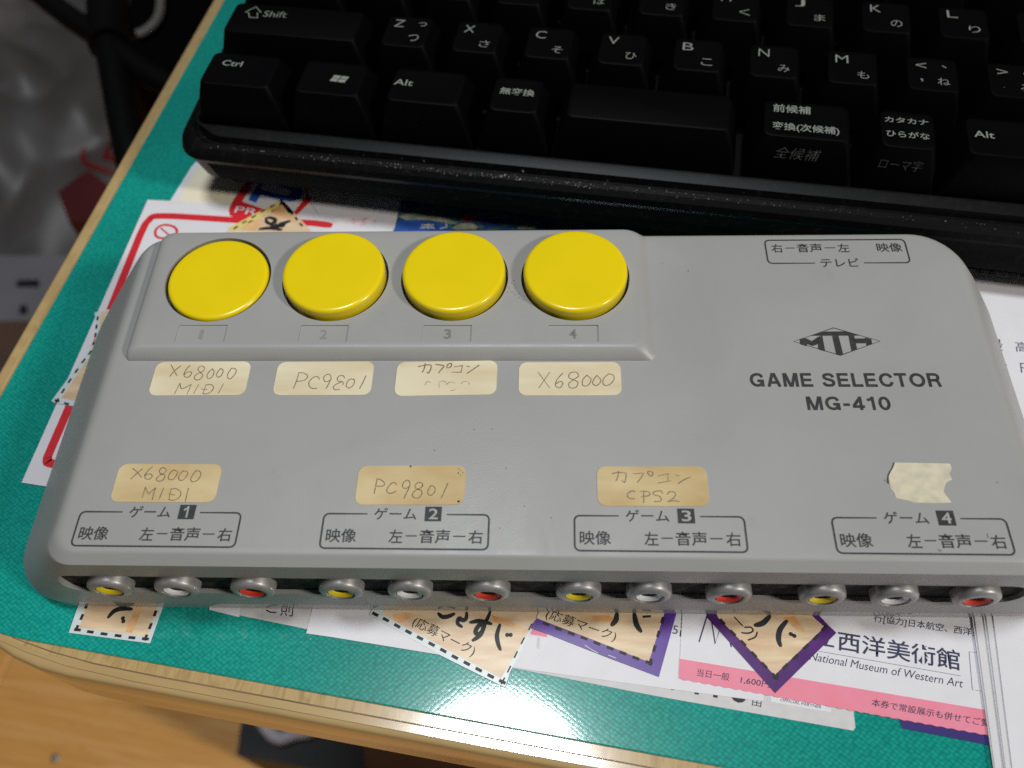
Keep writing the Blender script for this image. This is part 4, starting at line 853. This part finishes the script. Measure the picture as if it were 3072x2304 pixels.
# crumpled carrier bag left of the desk
bc = [(-455.38,668.84)][0]
bc = (bc[0] - 60, bc[1] + 190)
def bag_h(x, y):
    dx = (x - bc[0]) / 560; dy = (y - bc[1]) / 560; r2 = dx * dx + dy * dy
    h = 300 * max(0, 1 - r2) ** .45 if r2 < 1 else 0
    n1 = noise.noise(Vector((x * .006, y * .004, 1))); n2 = noise.noise(Vector((x * .013 + y * .008, y * .009 - x * .004, 5))); n3 = noise.noise(Vector((x * .04, y * .03, 9)))
    return ZF + h * (1 + .12 * n1) + (22 * (abs(n2) * 2 - .6) + 2 * n3) * min(1, h / 120) + 1
bag = thing('carrier_bag', 'crumpled grey plastic carrier bag with red lettering on the floor left of the desk', 'bag', (bc[0], bc[1], ZF))
N = 160; vs = []; fs = []
for j in range(N + 1):
    for i in range(N + 1):
        x = bc[0] - 560 + 1120 * i / N; y = bc[1] - 600 + 1200 * j / N; vs.append((x, y, bag_h(x, y)))
for j in range(N):
    for i in range(N):
        a = j * (N + 1) + i; fs.append([a, a + 1, a + N + 2, a + N + 1])
mesh('bag_film', vs, fs, BAG, bag, 60)
strokes('red_lettering', [[(-387.27,605.07),(-389.17,599.2),(-381.92,587.38),(-365.54,576.72),(-347.54,571.17)], [(-348.57,610.27),(-361.37,608.14),(-360.48,596.31),(-351.98,586.84),(-346.35,584.42),(-341.66,591.29)], [(-348.57,610.27),(-342.45,618.53)], [(-361.37,608.14),(-362.62,589.35)]], 5.5, 0, mat('bag_red', (0.22, 0.012, 0.012), .5, var=.3, vscale=30), bag, zf=lambda x, y: bag_h(x, y) + 2.5)
# black metal stand crossing in front of the bag
ST = mat('black_metal', (0.0012, 0.0012, 0.0014), .6, 0.15)
st = thing('metal_stand', 'black metal stand with crossing bars left of the desk', 'stand', ([(-156.05,356.46)][0][0], [(-156.05,356.46)][0][1], ZF))
def at3(p, z): return (p[0], p[1], z)
ja, jb, jc, jd, je = [(-173.91,412.64),(-161.96,374.45),(-154.44,350.63),(-134.45,298.65),(-113.28,243.31)]
tube('upright', [at3(ja, -150), at3(jb, -150), at3(jc, -150)], 11.5, ST, st, 12)
tube('lower_bar', [at3(jc, -150), at3(jd, -152), at3(je, -158)], 8.2, ST, st, 12)
ka, kb_, kc, kd, ke = [(-218.78,407.62),(-188,379.79),(-154.84,352.08),(-129.99,328.98),(-101.36,308.3)]
tube('cross_bar', [at3(ka, -150), at3(kb_, -150), at3(kc, -150), at3(kd, -150), at3(ke, -150)], 6.6, ST, st, 12)
gg = [(-154.44,350.63)][0]
prism('foot', [(gg[0] - 60, gg[1] - 8), (gg[0] + 60, gg[1] - 8), (gg[0] + 60, gg[1] + 8), (gg[0] - 60, gg[1] + 8)], ZF + .5, ZF + 14, ST, st)
prism('column', [(gg[0] - 7, gg[1] - 7), (gg[0] + 7, gg[1] - 7), (gg[0] + 7, gg[1] + 7), (gg[0] - 7, gg[1] + 7)], ZF + 14, -157, ST, st)
# black holdall behind the stand
hp = [(-237.9,579.37),(-215.13,488.11),(-213.45,454.66),(-198.05,427.86),(-175.07,414.76),(-126.68,369.43),(-74.87,400.05),(-104.72,592)]
t = thing('black_holdall', 'black holdall behind the metal stand at the top left', 'holdall', (hp[0][0], hp[0][1], ZF))
loft('holdall_body', [[(x, y, ZF + 1) for x, y in hp], [(x, y, -260) for x, y in hp], [(x * .97 + hp[4][0] * .03, y * .97 + hp[4][1] * .03, -232) for x, y in hp]], mat('black_cloth', (0.0015, 0.0015, 0.002), .95, 0.05), t, 60)
ar = [(-196.01,517.92),(-190.23,494.17),(-190.38,478.98),(-195.49,468.71),(-200.03,465.89)]
tube('strap_loop', [(x, y, -226) for x, y in catmull(ar, 5)], 3.2, mat('grey_strap', (0.16, 0.15, 0.14), .6), t)
ar = [(-222.7,518.81),(-210.82,479.58),(-205.31,462.38),(-202.34,460.11)]
tube('thin_cord', [(x, y, -226) for x, y in catmull(ar, 5)], 1.4, MATS['grey_strap'], t)
# dark red carton and white box lower down
rp = [(-294.17,417.77),(-277.12,441.74),(-253.45,422.58),(-251.69,387.87),(-275.93,386.44)]
t = thing('red_carton', 'dark red carton leaning between the bag and the desk edge', 'carton', (rp[0][0], rp[0][1], ZF))
prism('carton_body', rp, ZF + .5, -332, mat('dark_red_card', (0.10, 0.008, 0.01), .6, var=.2, vscale=20), t)
prism('carton_lid', [(x * .99 + rp[2][0] * .01, y * .99 + rp[2][1] * .01) for x, y in rp], -331.9, -330, MATS['dark_red_card'], t)
wp = [(-489.68,473.78),(-344.73,471.43),(-335.66,396.29),(-459.75,394.79)]
t = thing('white_box', 'dull white box with a dark printed bar, left of the desk edge', 'box', (wp[0][0], wp[0][1], ZF))
prism('box_body', wp, ZF + .5, -470, mat('dull_white_card', (0.26, 0.25, 0.27), .6, var=.1, vscale=12), t)
flat('printed_bar', [[(-409.26,441.98),(-388.3,442.65),(-385.52,433.95),(-407.26,434.07)]], -469.3, INK, t)
flat('printed_bar', [[(-397.23,411.57),(-390.93,413.46),(-386.25,403.95),(-393.45,402.09)]], -469.3, INK, t)
dk = [(-677.11,650.32),(-430.07,647.62),(-411.18,578.3),(-648.97,580.06)]
t = thing('dark_crate', 'black crate in the gap between the bag and the white box', 'crate', (dk[0][0], dk[0][1], ZF))
prism('crate_body', dk, ZF + .5, -600, MATS['matt_black'], t)
